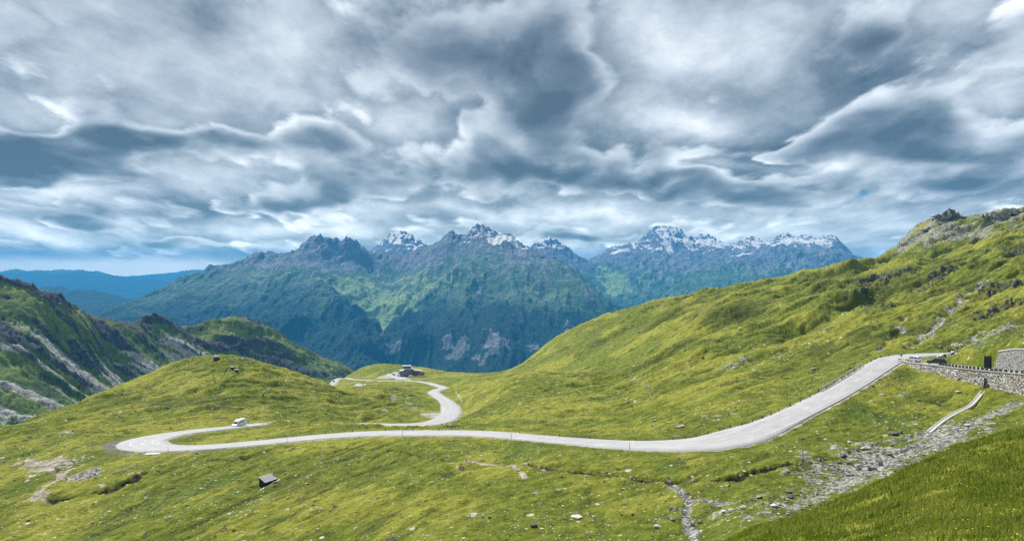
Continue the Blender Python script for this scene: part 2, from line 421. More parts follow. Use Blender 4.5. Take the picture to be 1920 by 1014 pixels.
PTS = [
    # steep grass slope the camera stands on
    (960, 1500, 8), (960, 1400, 20), (960, 1250, 40), (960, 1110, 70),
    (1400, 1500, 9), (1400, 1250, 20), (1400, 1100, 33), (1400, 1012, 47), (1400, 1000, 62),
    (1500, 1180, 20), (1500, 1040, 35), (1500, 975, 49), (1500, 968, 62), (1600, 1100, 20), (1600, 990, 38), (1600, 936, 52), (1600, 930, 66),
    (1700, 1060, 20), (1700, 945, 40), (1700, 889, 55), (1700, 886, 70), (1800, 1040, 20), (1800, 905, 42), (1800, 845, 58), (1800, 843, 74),
    (1920, 1014, 20), (1920, 940, 31), (1920, 870, 45), (1920, 806, 60), (1920, 804, 76),
    (2200, 980, 15), (2200, 850, 35), (2200, 700, 70), (2600, 900, 15), (2600, 700, 50), (600, 1700, 10), (600, 1450, 35), (600, 1250, 65), (0, 1800, 12), (0, 1500, 45), (0, 1200, 85),
    (1100, 1300, 35), (1200, 1150, 50), (1250, 1050, 72),
    # meadow and scree below
    (1920, 800, 135), (1920, 775, 147), (1920, 748, 160), (1860, 744, 166), (1860, 790, 142), (1860, 820, 128),
    (1800, 730, 174), (1800, 780, 150), (1800, 830, 130), (1700, 870, 122), (1700, 830, 138), (1700, 780, 156), (1700, 735, 175), (1700, 695, 196),
    (1760, 712, 182), (1600, 925, 110), (1600, 870, 127), (1600, 810, 147), (1600, 762, 168), (1500, 960, 103), (1500, 900, 118), (1500, 850, 133), (1500, 810, 148),
    (1400, 960, 101), (1400, 900, 119), (1400, 860, 134), (1300, 1010, 97), (1300, 950, 110), (1300, 900, 124), (1300, 865, 137),
    (1150, 1014, 99), (1150, 950, 115), (1150, 890, 134), (1150, 858, 148),
    (960, 1014, 102), (960, 950, 119), (960, 900, 138), (960, 865, 158), (960, 835, 175),
    (700, 1014, 112), (700, 960, 127), (700, 900, 150), (700, 860, 170), (700, 832, 188),
    (500, 1014, 124), (500, 960, 140), (500, 910, 160), (500, 870, 178), (500, 846, 193),
    (200, 1014, 142), (200, 960, 160), (200, 920, 177), (200, 880, 198), (200, 850, 215), (180, 820, 240),
    (0, 1014, 150), (0, 950, 175), (0, 900, 200), (0, 860, 228), (0, 830, 258), (0, 806, 285), (0, 803, 305),
    (-300, 1014, 170), (-300, 900, 220), (-300, 850, 290), (-300, 900, 450), (-300, 1000, 800), (-700, 1000, 250), (-700, 1050, 600),
    # knoll
    (100, 776, 330), (100, 800, 290), (200, 737, 366), (200, 770, 318), (200, 800, 278), (300, 700, 398), (300, 740, 352), (300, 775, 312),
    (350, 684, 408), (400, 672, 420), (400, 705, 382), (400, 745, 340), (400, 780, 300), (435, 671, 424), (470, 680, 425), (500, 690, 425), (500, 730, 375), (500, 765, 330),
    (560, 707, 430), (560, 740, 380), (560, 772, 335), (610, 722, 445), (620, 745, 400), (620, 770, 352), (610, 788, 308), (600, 799, 262),
    (400, 700, 520), (400, 830, 800), (250, 760, 520), (250, 900, 800), (100, 820, 450), (100, 950, 800), (500, 715, 540), (500, 790, 760), (0, 850, 400), (0, 1000, 800),
    (400, 815, 246), (500, 811, 242), (330, 826, 236),
    (700, 806, 240), (680, 802, 275), (760, 805, 250), (760, 802, 290), (850, 800, 255), (850, 796, 300),
    # middle hollow with the second road
    (680, 775, 370), (680, 745, 430), (680, 728, 520), (740, 770, 375), (740, 745, 440), (770, 728, 540), (790, 750, 440), (800, 775, 375), (720, 719, 640), (780, 719, 620),
    (620, 733, 520), (590, 733, 620), (590, 745, 800), (660, 718, 760), (720, 717.5, 760),
    (870, 785, 330), (880, 760, 390), (870, 735, 470), (880, 716, 560), (860, 712, 680), (860, 707, 850),
    # hill of the mountain restaurant
    (680, 706, 950), (690, 693, 990), (700, 684, 1040), (720, 682, 1060), (760, 685, 1050), (760, 703, 920), (800, 704, 920), (800, 690, 1040), (830, 696, 1050), (870, 700, 1060), (940, 700, 1060),
    (660, 700, 1060), (640, 712, 980), (610, 730, 950), (760, 760, 1400), (660, 800, 1400), (900, 760, 1400), (560, 800, 1100), (900, 843, 2300), (600, 870, 2300),
    # slope right of the road up to the great right-hand hillside
    (960, 790, 245), (960, 760, 300), (960, 730, 370), (960, 706, 470), (960, 702, 560), (960, 703, 700), (950, 699, 860), (975, 685, 840),
    (1060, 800, 220), (1060, 760, 285), (1060, 725, 360), (1060, 703, 430), (1060, 698, 500), (1060, 690, 600), (1060, 660, 680), (1070, 640, 720), (1080, 617, 760),
    (1000, 664, 850), (1020, 647, 830), (1170, 586, 720), (1170, 620, 640), (1170, 660, 540), (1170, 690, 440), (1170, 720, 350), (1170, 760, 270), (1170, 800, 205),
    (1280, 553, 690), (1280, 580, 600), (1280, 620, 500), (1280, 655, 420), (1280, 685, 340), (1280, 730, 260), (1280, 780, 200), (1280, 808, 170),
    (1400, 539, 660), (1400, 552, 600), (1430, 560, 520), (1400, 590, 480), (1400, 625, 400), (1400, 655, 340), (1400, 685, 285), (1400, 720, 235), (1400, 760, 192), (1400, 790, 166),
    (1500, 524, 660), (1520, 530, 560), (1500, 560, 480), (1500, 600, 400), (1500, 640, 325), (1500, 680, 265), (1500, 720, 215), (1500, 748, 185),
    (1580, 502, 720), (1600, 508, 580), (1600, 540, 470), (1600, 580, 385), (1600, 620, 315), (1600, 660, 255), (1600, 690, 220),
    (1640, 480, 860), (1660, 492, 640), (1700, 482, 600), (1700, 510, 500), (1700, 550, 415), (1700, 600, 325), (1700, 640, 255), (1740, 652, 232),
    (1800, 465, 560), (1800, 500, 460), (1800, 550, 370), (1800, 600, 290), (1800, 640, 238),
    (1920, 443, 520), (1920, 480, 430), (1920, 530, 350), (1920, 580, 280), (1920, 600, 245), (1785, 662, 202), (1810, 648, 198), (1840, 634, 195), (1860, 626, 194), (1890, 619, 193), (1935, 611, 192), (1860, 634, 216), (1920, 622, 216), (1860, 616, 240), (1850, 662, 184), (1900, 652, 180), (1815, 672, 190),
    (1700, 440, 900), (1700, 465, 760), (1760, 412, 900), (1800, 408, 900), (1800, 440, 720), (1860, 402, 880), (1920, 391, 860), (1920, 415, 700), (1920, 432, 600),
    (2200, 300, 850), (2200, 400, 500), (2200, 520, 260), (2200, 640, 170), (2600, 200, 850), (2600, 400, 300), (2600, 560, 160),
    (1425, 552, 545), (1425, 562, 530), (1425, 578, 500), (1380, 566, 520), (1470, 566, 520),
    # behind the skyline
    (1000, 720, 1200), (1080, 680, 1150), (1170, 650, 1100), (1280, 620, 1100), (1400, 600, 1100), (1500, 570, 1100), (1640, 520, 1200), (1760, 450, 1250), (1920, 430, 1250),
    (1200, 800, 2300), (1500, 780, 2300), (1920, 700, 2300), (2400, 700, 2300), (0, 1100, 2300), (400, 950, 2300),
]
PTS += R1 + R2 + [(p[0], p[1] + 1, p[2]) for p in LOT[:6]]
EXTRA = [(60, 15, 14), (110, 30, 26), (200, 60, 50), (420, 150, 90), (1000, 400, 220), (2500, 900, 500), (-60, 15, -34), (-140, 40, -62), (-400, 120, -95), (-1000, 400, -190), (-2500, 900, -420), (30, 0, 8), (-25, 0, -14), (0, 0, -1.8), (2, -10, 1.5), (-8, 2, -6), (10, 2, 1.5), (-8, -10, -1), (10, -10, 4), (0, -30, 8)]
G = Sheet(PTS, cat((-4.5, -1.3, 34), (-1.3, -0.76, 50), (-0.76, 0.76, 1350), (0.76, 1.6, 50), (1.6, 4.8, 34)),
          cat((-2.2, 1.3, 30), (1.3, 2.65, 170), (2.65, 4.6, 640), (4.6, 5.6, 260), (5.6, 6.2, 30)), c=8.0, extra=EXTRA, lam=2e-5, ng=(500, 170))
G.Z = G.Z - 0.0

# ---- roads: level the ground along them
def polyline_dist(P, X, Y, reach, idx=None):
    """distance to a polyline and height of the nearest point, only within reach"""
    d = np.full(X.shape, 1e9); h = np.zeros(X.shape); s = np.zeros(X.shape)
    acc = 0.0
    for k in range(len(P) - 1):
        p, q = P[k], P[k + 1]; L = math.hypot(q[0] - p[0], q[1] - p[1])
        m = (X > min(p[0], q[0]) - reach) & (X < max(p[0], q[0]) + reach) & (Y > min(p[1], q[1]) - reach) & (Y < max(p[1], q[1]) + reach)
        ii = np.nonzero(m)
        if len(ii[0]) and L > 0:
            x = X[ii]; y = Y[ii]
            t = np.clip(((x - p[0]) * (q[0] - p[0]) + (y - p[1]) * (q[1] - p[1])) / (L * L), 0, 1)
            dd = np.hypot(x - p[0] - t * (q[0] - p[0]), y - p[1] - t * (q[1] - p[1]))
            b = dd < d[ii]
            jj = tuple(a[b] for a in ii)
            d[jj] = dd[b]; h[jj] = (p[2] + t * (q[2] - p[2]))[b]; s[jj] = (acc + t * L)[b]
        acc += L
    return d, h, s


def thin(P, n):
    return np.concatenate([P[::n], P[-1:]])


def relax(P, it):
    P = P.copy()
    for _ in range(it):
        P[1:-1] = 0.25 * P[:-2] + 0.5 * P[1:-1] + 0.25 * P[2:]
    return P


def road_path(pts):
    P = spline([w3(*p) for p in pts], 1.5)
    z = P[:, 2].copy()
    P = relax(P, 12)
    for _ in range(150):
        P[1:-1, 2] = 0.25 * P[:-2, 2] + 0.5 * P[1:-1, 2] + 0.25 * P[2:, 2]
    return P


path_a = road_path(R1)
path_b = road_path(R2)
# width of the paved strip along each road (photo column based list -> arc position)
def width_along(P, table, base=6.6):
    w = np.full(len(P), base)
    for (X, Y, r, dw) in table:
        w += dw * np.exp(-((P[:, 0] - X) ** 2 + (P[:, 1] - Y) ** 2) / (r * r))
    return w


ha = w3(268, 832, 232); hb = w3(1270, 834, 151); hc = w3(1380, 820, 151); hd = w3(1660, 680, 203); hf = w3(1360, 826, 150)
wid_a = width_along(path_a, [(ha[0], ha[1], 20, 7.0), (hb[0], hb[1], 22, 3.0), (hf[0], hf[1], 11, 3.0), (hd[0], hd[1], 14, .3)])
wid_a -= np.clip((PX0 + F * path_a[:, 0] / path_a[:, 1] - 1690) / 60, 0, 1) * 1.2
wid_b = width_along(path_b, [(*w3(835, 786, 355)[:2], 22, 3.5), (*w3(845, 768, 400)[:2], 30, 3.0)], 7.2)
BASE = G.Z.copy()
road_d = np.full(G.Z.shape, 1e9)
for P, wd in ((path_b, wid_b), (path_a, wid_a)):
    Q = thin(P, 3); wq = thin(wd, 3)
    d, h, s = polyline_dist(Q, G.X, G.Y, 26.0)
    near = d < 26
    # local half width
    arc = np.concatenate([[0], np.cumsum(np.hypot(*(Q[1:, :2] - Q[:-1, :2]).T))])
    hw = np.interp(s[near], arc, wq / 2)
    t = sstep(d[near], hw + 0.7, hw + 9)
    G.Z[near] = (h[near] - 0.12) * (1 - t) + G.Z[near] * t
    road_d[near] = np.minimum(road_d[near], d[near] - hw)

# a grassy lip in front of the dip hides the road between the motorhome and the lower bends
lipP = [np.array([p[0], p[1] - 10.0, 0.0]) for p in np.concatenate([path_a[:40:4][::-1], path_b[4::6]]) if 528 < PX0 + F * p[0] / p[1] < 695 and p[1] < 345]
lipP.sort(key=lambda p: p[0])
ld, _, _ = polyline_dist(np.array(lipP), G.X, G.Y, 26.0)
G.Z += 1.9 * np.exp(-(np.minimum(ld, 99) / 5.0) ** 2)

# parking lot: polygon behind the wall line
wall_line = spline([w3(*p) for p in LOT], 1.0)
lot_d, lot_h, lot_s = polyline_dist(thin(wall_line, 2), G.X, G.Y, 60.0)
# side of the wall line (positive = uphill / far side)
def side_of(P, X, Y):
    best = np.full(X.shape, 1e9); sg = np.zeros(X.shape)
    for k in range(0, len(P) - 1):
        p, q = P[k], P[k + 1]; L2 = (q[0] - p[0]) ** 2 + (q[1] - p[1]) ** 2
        if L2 == 0:
            continue
        t = np.clip(((X - p[0]) * (q[0] - p[0]) + (Y - p[1]) * (q[1] - p[1])) / L2, 0, 1)
        dd = (X - p[0] - t * (q[0] - p[0])) ** 2 + (Y - p[1] - t * (q[1] - p[1])) ** 2
        b = dd < best
        best = np.where(b, dd, best); cr = (q[0] - p[0]) * (Y - p[1]) - (q[1] - p[1]) * (X - p[0])
        sg = np.where(b, cr, sg)
    return sg


m = lot_d < 60
sg = np.zeros(G.Z.shape); sg[m] = side_of(thin(wall_line, 3), G.X[m], G.Y[m])
lot_w = np.interp(lot_s, [0, 8, 30, 100], [2.0, 7.0, 9.0, 11.0])
inside = m & (sg > 0) & (lot_d < lot_w + 6) & (lot_s > 0.3)
t = sstep(lot_d, lot_w, lot_w + 6) * np.ones(G.Z.shape)
G.Z = np.where(inside & (road_d > 1.5), (lot_h - 0.10) * (1 - t) + G.Z * t, G.Z)
# below the wall the bank drops away
wall_hgt = np.interp(lot_s, [0, 4, 17, 27, 36, 45, 100], [0.5, 0.9, 2.0, 3.0, 4.0, 4.6, 5.0])
below = m & (sg < 0) & (lot_d < 22) & (lot_s > .8)
zt = lot_h - wall_hgt - lot_d * 0.28
t2 = sstep(lot_d, 2.0, 20.0)
G.Z = np.where(below & (road_d > 0.8), G.Z + (np.minimum(G.Z, zt * (1 - t2) + G.Z * t2) - G.Z) * sstep(lot_s, .8, 3) * sstep(road_d, .8, 6), G.Z)
road_d = np.where(inside & (lot_d < lot_w - 0.5), -1.0, road_d)
# ---------------------------------------------------------------- ground cover masks
CH = {'rock': 0, 'scree': 1, 'soil': 2, 'dry': 3, 'fleck': 4, 'dark': 5, 'lush': 6, 'path': 7}
MK = np.zeros(G.Z.shape + (8,), np.float32)
WX, WY = G.X, G.Y


def to_world(pts):
    return [G.hit(x, y) for x, y in pts]


def stroke(pts, width, ch, amt=1.0, soft=0.6, carve=0.0, wob=0.35, broken=0.0, seed=50):
    P = np.array([tuple(v) for v in to_world(pts)])
    P = thin(spline(list(P), 4.0), 1)
    d, h, s = polyline_dist(P, WX, WY, width * 2.5 + 3)
    m = d < width * 2.5 + 3
    x = WX[m]; y = WY[m]
    dd = d[m] + perlin(x / (width * 1.6), y / (width * 1.6), seed) * width * wob + perlin(x / (width * .5), y / (width * .5), seed + 1) * width * wob * .6
    v = 1 - sstep(dd, width * (1 - soft) * .5, width * (.5 + soft * .5))
    if broken:
        v = v * sstep(perlin(x / 9, y / 9, seed + 3) + .5, broken - .3, broken + .3)
    for c in (ch if isinstance(ch, (list, tuple)) else [ch]):
        MK[..., CH[c]][m] = np.maximum(MK[..., CH[c]][m], v * amt)
    if carve:
        G.Z[m] -= carve * (1 - sstep(dd, 0, width * .75))


def blot(px, py, rx, ry, ch, amt=1.0, ang=0.0, grain=0.35, thr=0.0, seed=60, stretch=1.0):
    """an irregular patch on the ground around the point seen at px, py; rx, ry in metres"""
    c = G.hit(px, py); ca, sa = math.cos(ang), math.sin(ang)
    x = WX - c.x; y = WY - c.y
    u = (x * ca + y * sa) / rx; v = (-x * sa + y * ca) / ry
    r = np.hypot(u, v); m = r < 1.8
    um, vm = (x * ca + y * sa)[m], (-x * sa + y * ca)[m]
    k = min(rx, ry)
    n = fbm(um / (k * .8 * stretch), vm / (k * .8), 4, .6, seed)
    rr = r[m] + n * grain
    val = (1 - sstep(rr, .55, 1.0)) * amt
    if thr:
        val = val * sstep(fbm(um / (k * .22 * stretch), vm / (k * .22), 3, .6, seed + 7), thr - .15, thr + .2)
    a = MK[..., CH[ch]]
    a[m] = np.maximum(a[m], val)


# small ditches and worn paths across the meadow
stroke([(560, 843), (480, 852), (430, 860), (370, 870), (320, 881), (270, 886)], 1.3, 'soil', .9, carve=1.0, seed=51)
stroke([(560, 843), (640, 838), (720, 842), (790, 852), (850, 864), (890, 871)], 1.0, 'soil', .8, carve=.7, seed=52)
stroke([(870, 869), (930, 872), (980, 875), (1020, 879)], 1.5, 'path', .7, seed=53)
stroke([(955, 876), (975, 888), (985, 898)], 1.3, 'path', .7, seed=54)
stroke([(990, 876), (1050, 881), (1110, 887), (1180, 893), (1260, 899), (1330, 899), (1380, 893), (1420, 880), (1480, 868)], 1.7, 'soil', .85, carve=.9, seed=55)
stroke([(1252, 903), (1270, 915), (1288, 930), (1290, 950), (1285, 968), (1296, 990), (1302, 1012)], 1.5, 'scree', 1.0, carve=.35, seed=56)
stroke([(1290, 936), (1330, 938), (1370, 940)], 1.4, 'scree', .8, seed=57)
# wash-out with bare sand on the left
stroke([(45, 866), (75, 872), (100, 884), (112, 895), (105, 905), (80, 920), (68, 932), (78, 938), (108, 939)], 2.0, 'path', 1.0, carve=.5, seed=58)
blot(72, 872, 9, 4.5, 'path', 1.0, -.3, .7, seed=61)
blot(95, 879, 5, 8, 'path', .9, .0, .7, .0, seed=62)
blot(120, 870, 7, 9, 'path', .9, .3, .6, .15, seed=63)
blot(72, 937, 3.5, 4, 'path', 1.0, .1, .5, seed=64)
stroke([(108, 905), (130, 885), (158, 868)], 1.0, 'path', .7, seed=65)
blot(155, 895, 5.5, 6, 'scree', .8, .3, .5, .0, seed=66)
blot(230, 880, 7, 5, 'scree', .4, .2, .5, seed=67)
stroke([(100, 938), (130, 934), (170, 925), (200, 917), (235, 905), (262, 893)], 3.4, 'soil', 1.0, carve=1.6, wob=.5, seed=68)
stroke([(195, 910), (212, 905), (238, 893), (258, 888)], 1.8, 'path', .85, wob=.9, broken=.55, seed=69)
# scree field under the wall and the gully
for (a, b, rx, ry, am, sd_) in [(1790, 800, 13, 8, 1.0, 1), (1850, 782, 8, 4, .6, 2), (1740, 830, 12, 8, 1.0, 3), (1680, 852, 13, 9, 1, 4), (1620, 862, 12, 9, 1, 5), (1570, 880, 10, 9, .9, 6),
                                (1600, 905, 9, 5, .8, 7), (1530, 900, 8, 6, .6, 8), (1660, 880, 9, 5, .9, 9), (1520, 935, 8, 5, .8, 10), (1460, 940, 7, 5, .75, 11), (1420, 960, 6, 5, .6, 12),
                                (1560, 920, 8, 4, .8, 13), (1380, 985, 5, 5, .5, 14), (1700, 800, 6, 4, .4, 15), (1340, 965, 5, 5, .5, 17)]:
    blot(a, b, rx * .92, ry * .8, 'scree', am * .66, .5, .9, .0, seed=100 + sd_)
    blot(a, b, rx * 1.5, ry * 1.6, 'fleck', am, .5, .8, .0, seed=130 + sd_)
stroke([(1905, 760), (1860, 785), (1800, 815), (1740, 845)], 4, 'scree', .7, seed=71)
# gravel strips and slabs
stroke([(1320, 672), (1340, 667), (1362, 658)], 2.6, 'scree', .9, wob=.5, seed=72)
blot(1375, 684, 10, 5, 'scree', .5, .4, .6, seed=73)
blot(1180, 716, 6, 7, 'scree', .8, .3, .3, seed=74)
blot(1215, 716, 4, 4, 'scree', .6, .3, .3, seed=75)
stroke([(1745, 712), (1720, 722), (1700, 735), (1685, 742)], .9, 'scree', .8, broken=.3, seed=76)
stroke([(1660, 765), (1700, 752)], .8, 'scree', .6, broken=.4, seed=77)
blot(1250, 787, 10, 5, 'path', .3, .2, .6, seed=78)
blot(1345, 785, 8, 4, 'path', .45, .2, .6, seed=79)
# stony rills in the hollow by the second road
stroke([(765, 708 + 55), (750, 755), (738, 752), (728, 748)], 2.6, 'scree', .7, broken=.45, seed=80)
stroke([(765, 752), (775, 762), (785, 768)], 2.4, 'scree', .8, broken=.4, seed=81)
stroke([(700, 762), (715, 768), (740, 772), (760, 772)], 2.6, 'scree', .8, broken=.4, seed=82)
stroke([(735, 747), (750, 743), (765, 748)], 3.0, 'scree', .8, broken=.35, seed=83)
stroke([(655, 750), (680, 757), (700, 760)], 2.4, 'scree', .5, broken=.45, seed=84)
stroke([(860, 768), (900, 768), (930, 770)], 1.6, 'scree', .6, broken=.3, seed=85)
stroke([(855, 734), (862, 745), (866, 753)], .9, 'path', .8, seed=86)
blot(680, 722, 16, 22, 'lot', 0) if False else None
# tracks on the knoll
for q, (pts, wd) in enumerate([([(300, 742), (360, 738), (430, 742), (500, 748)], .7), ([(250, 765), (330, 758), (400, 762)], .6), ([(1180, 690), (1260, 672), (1340, 640), (1420, 610)], .9), ([(1300, 705), (1400, 690), (1480, 660), (1560, 620)], .9), ([(1000, 745), (1080, 738), (1160, 745), (1225, 752)], .7),
                              ([(620, 905), (700, 898), (780, 905), (860, 925)], .45), ([(330, 930), (420, 940), (520, 935), (600, 950)], .4), ([(1440, 600), (1520, 575), (1600, 565)], 1.0), ([(900, 745), (960, 752), (1010, 765)], .6)]):
    stroke(pts, wd, 'path', .62, broken=.15, wob=.6, seed=700 + q)
stroke([(446, 676), (452, 690), (440, 705), (420, 722), (412, 735)], 2.6, 'lush', .9, seed=87)
stroke([(401, 676), (398, 700), (404, 722)], 1.0, 'lush', .8, seed=88)
stroke([(431, 688), (420, 700), (416, 712)], 1.2, 'soil', .8, broken=.4, seed=89)
stroke([(490, 762), (515, 770), (530, 783), (540, 790)], 1.5, 'path', .5, broken=.3, seed=90)
blot(268, 734, 5, 5, 'scree', .5, 0, .4, seed=91)
blot(125, 812, 5, 4, 'path', .5, 0, .4, seed=92)
# crags and outcrops of the great hillside, peat and rock shadow painted dark
for (a, b, rx, ry, am, sd_) in [(1640, 520, 20, 14, 1, 1), (1690, 505, 15, 10, 1, 2), (1620, 545, 22, 9, .9, 3), (1770, 515, 14, 12, 1, 4), (1735, 535, 12, 8, .9, 5), (1800, 500, 12, 9, 1, 6),
                                (1870, 545, 16, 10, 1, 7), (1900, 575, 12, 8, 1, 8), (1850, 590, 10, 6, .8, 9), (1905, 470, 12, 12, .9, 10), (1640, 590, 14, 8, .6, 11), (1430, 556, 14, 8, .7, 12),
                                (1105, 632, 16, 12, .6, 13), (1540, 600, 10, 6, .5, 15), (1638, 715, 3, 3, .6, 16), (1080, 625, 25, 10, .4, 17)]:
    blot(a, b, rx * 1.15, ry * 1.1, 'rock', min(1.25, am * 1.25), .6, .7, .12, seed=160 + sd_, stretch=2.5)
    blot(a, b, rx * 1.3, ry * 1.3, 'dark', am * .9, .6, .6, seed=190 + sd_)
for (a, b, rx, ry, am) in [(1860, 612, 24, 8, .8), (1820, 625, 18, 6, .5), (1900, 590, 20, 7, .6), (1690, 620, 10, 26, .8), (1640, 650, 10, 20, .9), (1740, 580, 9, 26, .7), (1390, 580, 25, 20, .6), (1830, 500, 22, 18, .6),
                           (1100, 750, 40, 30, .5), (1000, 730, 30, 40, .4), (760, 760, 40, 30, .6), (900, 790, 30, 30, .6), (60, 860, 30, 20, .6), (1180, 930, 30, 14, .9), (1080, 990, 20, 10, .8), (900, 980, 25, 12, .7),
                           (720, 900, 25, 14, .6), (560, 990, 20, 10, .5), (1250, 985, 20, 12, 1), (1600, 780, 20, 12, .5), (1750, 770, 18, 10, .7), (1500, 700, 25, 25, .3), (100, 990, 25, 16, .5), (540, 740, 40, 40, .4)]:
    blot(a, b, rx, ry, 'fleck', am, .3, .7, seed=int(a) % 97 + 300)
stroke([(1860, 520), (1800, 570), (1760, 600), (1720, 635), (1700, 650)], 4.5, ['scree'], .7, broken=.45, carve=1.2, seed=93)
stroke([(1770, 600), (1750, 620), (1735, 632)], 2.0, ['scree'], .8, broken=.2, carve=.5, seed=94)
stroke([(1700, 600), (1660, 640), (1640, 660), (1620, 672)], 5.0, ['scree', 'dark'], .7, broken=.5, carve=1.5, seed=95)
blot(1860, 612, 22, 7, 'scree', .55, .5, .6, seed=340)
for (qx, qy, qr) in ((815, 779, 9), (745, 705, 26), (676, 722, 12)):
    cc = G.hit(qx, qy)
    road_d = np.minimum(road_d, np.where(np.hypot(WX - cc.x, WY - cc.y) < qr + 40, np.hypot(WX - cc.x, WY - cc.y) - qr + .0, 1e9) + 2.0)
# scree cone of the upper hillside
cone = np.zeros(G.Z.shape)
colpx = PX0 + F * np.where(WY > 1, WX / np.maximum(WY, 1), 9)
rowpx = PY0 - F * G.Z / np.maximum(WY, 1)
Zw = G.Z
upz = sstep(WY, 600, 680) * sstep(WX, 300, 390) * (WY < 1500)
nn = fbm(WX / 60, WY / 60, 4, .6, 400)
scr = upz * sstep(Zw + nn * 18, 4, 34)
grassband = sstep(fbm((WX * .8 + WY * .6) / 160, (WX * -.6 + WY * .8) / 30, 4, .55, 410), .12, .4)
MK[..., 1] = np.maximum(MK[..., 1], scr * (1 - .85 * grassband) * .57)
MK[..., 0] = np.maximum(MK[..., 0], scr * sstep(fbm(WX / 25, WY / 18, 4, .6, 420), .4, .7) * .6)
# patches of darker and drier sward everywhere
mid = sstep(WY, 70, 120)
MK[..., 5] = np.maximum(MK[..., 5], .75 * sstep(fbm(WX / 30, WY / 45, 4, .55, 430), .25, .8) + .75 * sstep(WX, 40, 160) * sstep(fbm((WX * .78 + WY * .63) / 110, (WX * -.63 + WY * .78) / 28, 4, .55, 431), .0, .55))
MK[..., 3] = .35 + .75 * fbm(WX / 45, WY / 60, 4, .55, 440)
MK[..., 6] = np.maximum(MK[..., 6], .7 * sstep(fbm(WX / 22, WY / 30, 4, .55, 450), .3, .8) * (1 - sstep(WY, 180, 300)))
MK[..., 4] = np.maximum(MK[..., 4], .30 + .5 * sstep(fbm(WX / 35, WY / 35, 3, .55, 460), .0, .6))
peat = sstep(fbm(WX / 7, WY / 11, 4, .6, 465), .55, .85) * (WY < 330) * sstep(fbm(WX / 60, WY / 60, 2, .5, 466), -.1, .3)
MK[..., 2] = np.maximum(MK[..., 2], .62 * peat)
MK[..., 3] += .35 * sstep(fbm(WX / 14, WY / 20, 3, .6, 467), .2, .6) * (WY < 330)
# near grass bank: lush and dark, without stones
nb_ = 1 - sstep(WY, 66, 76)
MK[..., 1] *= (1 - nb_); MK[..., 6] = MK[..., 6] * (1 - nb_) + .15 * nb_; MK[..., 4] *= (1 - nb_)
MK[..., 5] = np.clip(MK[..., 5] * (1 - nb_) + nb_ * (.02 + .5 * fbm(WX / 9, WY / 9, 3, .5, 470)), 0, 1)
# gravel shoulder by the roads
sh = (1 - sstep(road_d + .5 * perlin(WX / 3, WY / 3, 480), .35, 1.3)) * (road_d < 5)
MK[..., 7] = np.maximum(MK[..., 7] * (road_d > 0), sh * .9)
for c_ in (1, 0, 2):
    MK[..., c_] *= sstep(road_d, .2, 1.2)
hc_ = w3(262, 832, 232)
hp = (1 - sstep(np.hypot(WX - hc_[0] + 4, WY - hc_[1]) + 2 * perlin(WX / 6, WY / 6, 481), 12, 19)) * (WX < hc_[0] + 12)
MK[..., 7] = np.maximum(MK[..., 7], hp * .35)

# ---------------------------------------------------------------- fine relief
calm = np.minimum(sstep(road_d, 0.5, 7.0), sstep(lot_d, 1.0, 9.0))
calmw = np.minimum(sstep(road_d, 1.0, 26.0), sstep(lot_d, 1.0, 14.0)) * (1 - .65 * sstep(WY, 420, 560) * (1 - sstep(WX, 60, 200)))
AMP = sstep(WY, 60, 130)
lefty = sstep(-WX, -60, 60)
# direction of the long folds in the turf: down the slope
def folds(ang, L, S, seed, octs=3):
    ca, sa = math.cos(ang), math.sin(ang)
    u = WX * ca + WY * sa; v = -WX * sa + WY * ca
    wv = 0.35 * perlin(WX / 50, WY / 50, seed + 9)
    return fbm(u / L, v / S + wv, octs, .5, seed)


f1 = folds(math.atan2(.63, .78), 130, 21, 500) * (1 - lefty) + folds(math.radians(62), 80, 14, 510) * lefty
f2 = folds(math.atan2(.5, .85), 45, 6.5, 520) * (1 - lefty) + folds(math.radians(55), 34, 5, 530) * lefty
big = np.clip(WY / 250, .25, 2.2)
rdg = ridged(WX / 26, WY / 34, 4, .5, 540)
steep = 1 + 0.5 * sstep(WX, 60, 250)
G.Z += calmw * AMP * (1.15 * big * f1 * steep + .8 * f2 * np.clip(big, .5, 1.5) * steep + 0.5 * (rdg - .5) * big)
G.Z += calmw * AMP * sstep(WX, 0, 120) * np.clip(WY / 400, .3, 1.4) * (8.5 * folds(math.atan2(.55, .83), 260, 40, 526, 2) + 3.0 * ridged(WX / 90, WY / 60, 3, .5, 527) - 1.5 - 4.0 * sstep(WY, 350, 600))
f3 = folds(math.atan2(.63, .78), 12, 2.2, 525) * (1 - lefty) + folds(math.radians(58), 11, 2.0, 535) * lefty
G.Z += calm * AMP * .34 * f3 * np.clip(big, .6, 1.6)
fine_d = np.clip(WY / 200, .3, 3)
G.Z += calm * AMP * (.32 * fbm(WX / (4.5 * fine_d ** .5), WY / (6 * fine_d ** .5), 3, .6, 550) * fine_d ** .7)
G.Z += calm * (.035 + .05 * AMP) * fbm(WX / .9, WY / 1.1, 2, .6, 560) * (WY < 260)
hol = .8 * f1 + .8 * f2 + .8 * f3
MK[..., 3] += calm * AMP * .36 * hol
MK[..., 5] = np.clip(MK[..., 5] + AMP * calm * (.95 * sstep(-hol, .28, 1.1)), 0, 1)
# crags rise out of the slope
rk = MK[..., 0]
G.Z += rk * calm * AMP * (4.5 * ridged(WX / 14, WY / 9, 5, .6, 570) - 1.8) * np.clip(WY / 500, .3, .8)
# gentle tussocks on the near bank
G.Z += (1 - AMP) * (WY > 5) * (.10 * fbm(WX / 1.8, WY / 1.8, 3, .55, 580) + .22 * fbm(WX / 9, WY / 9, 2, .5, 590)) * calm

print('near sheet', G.Z.shape, 'road z', path_a[0], path_a[-1])

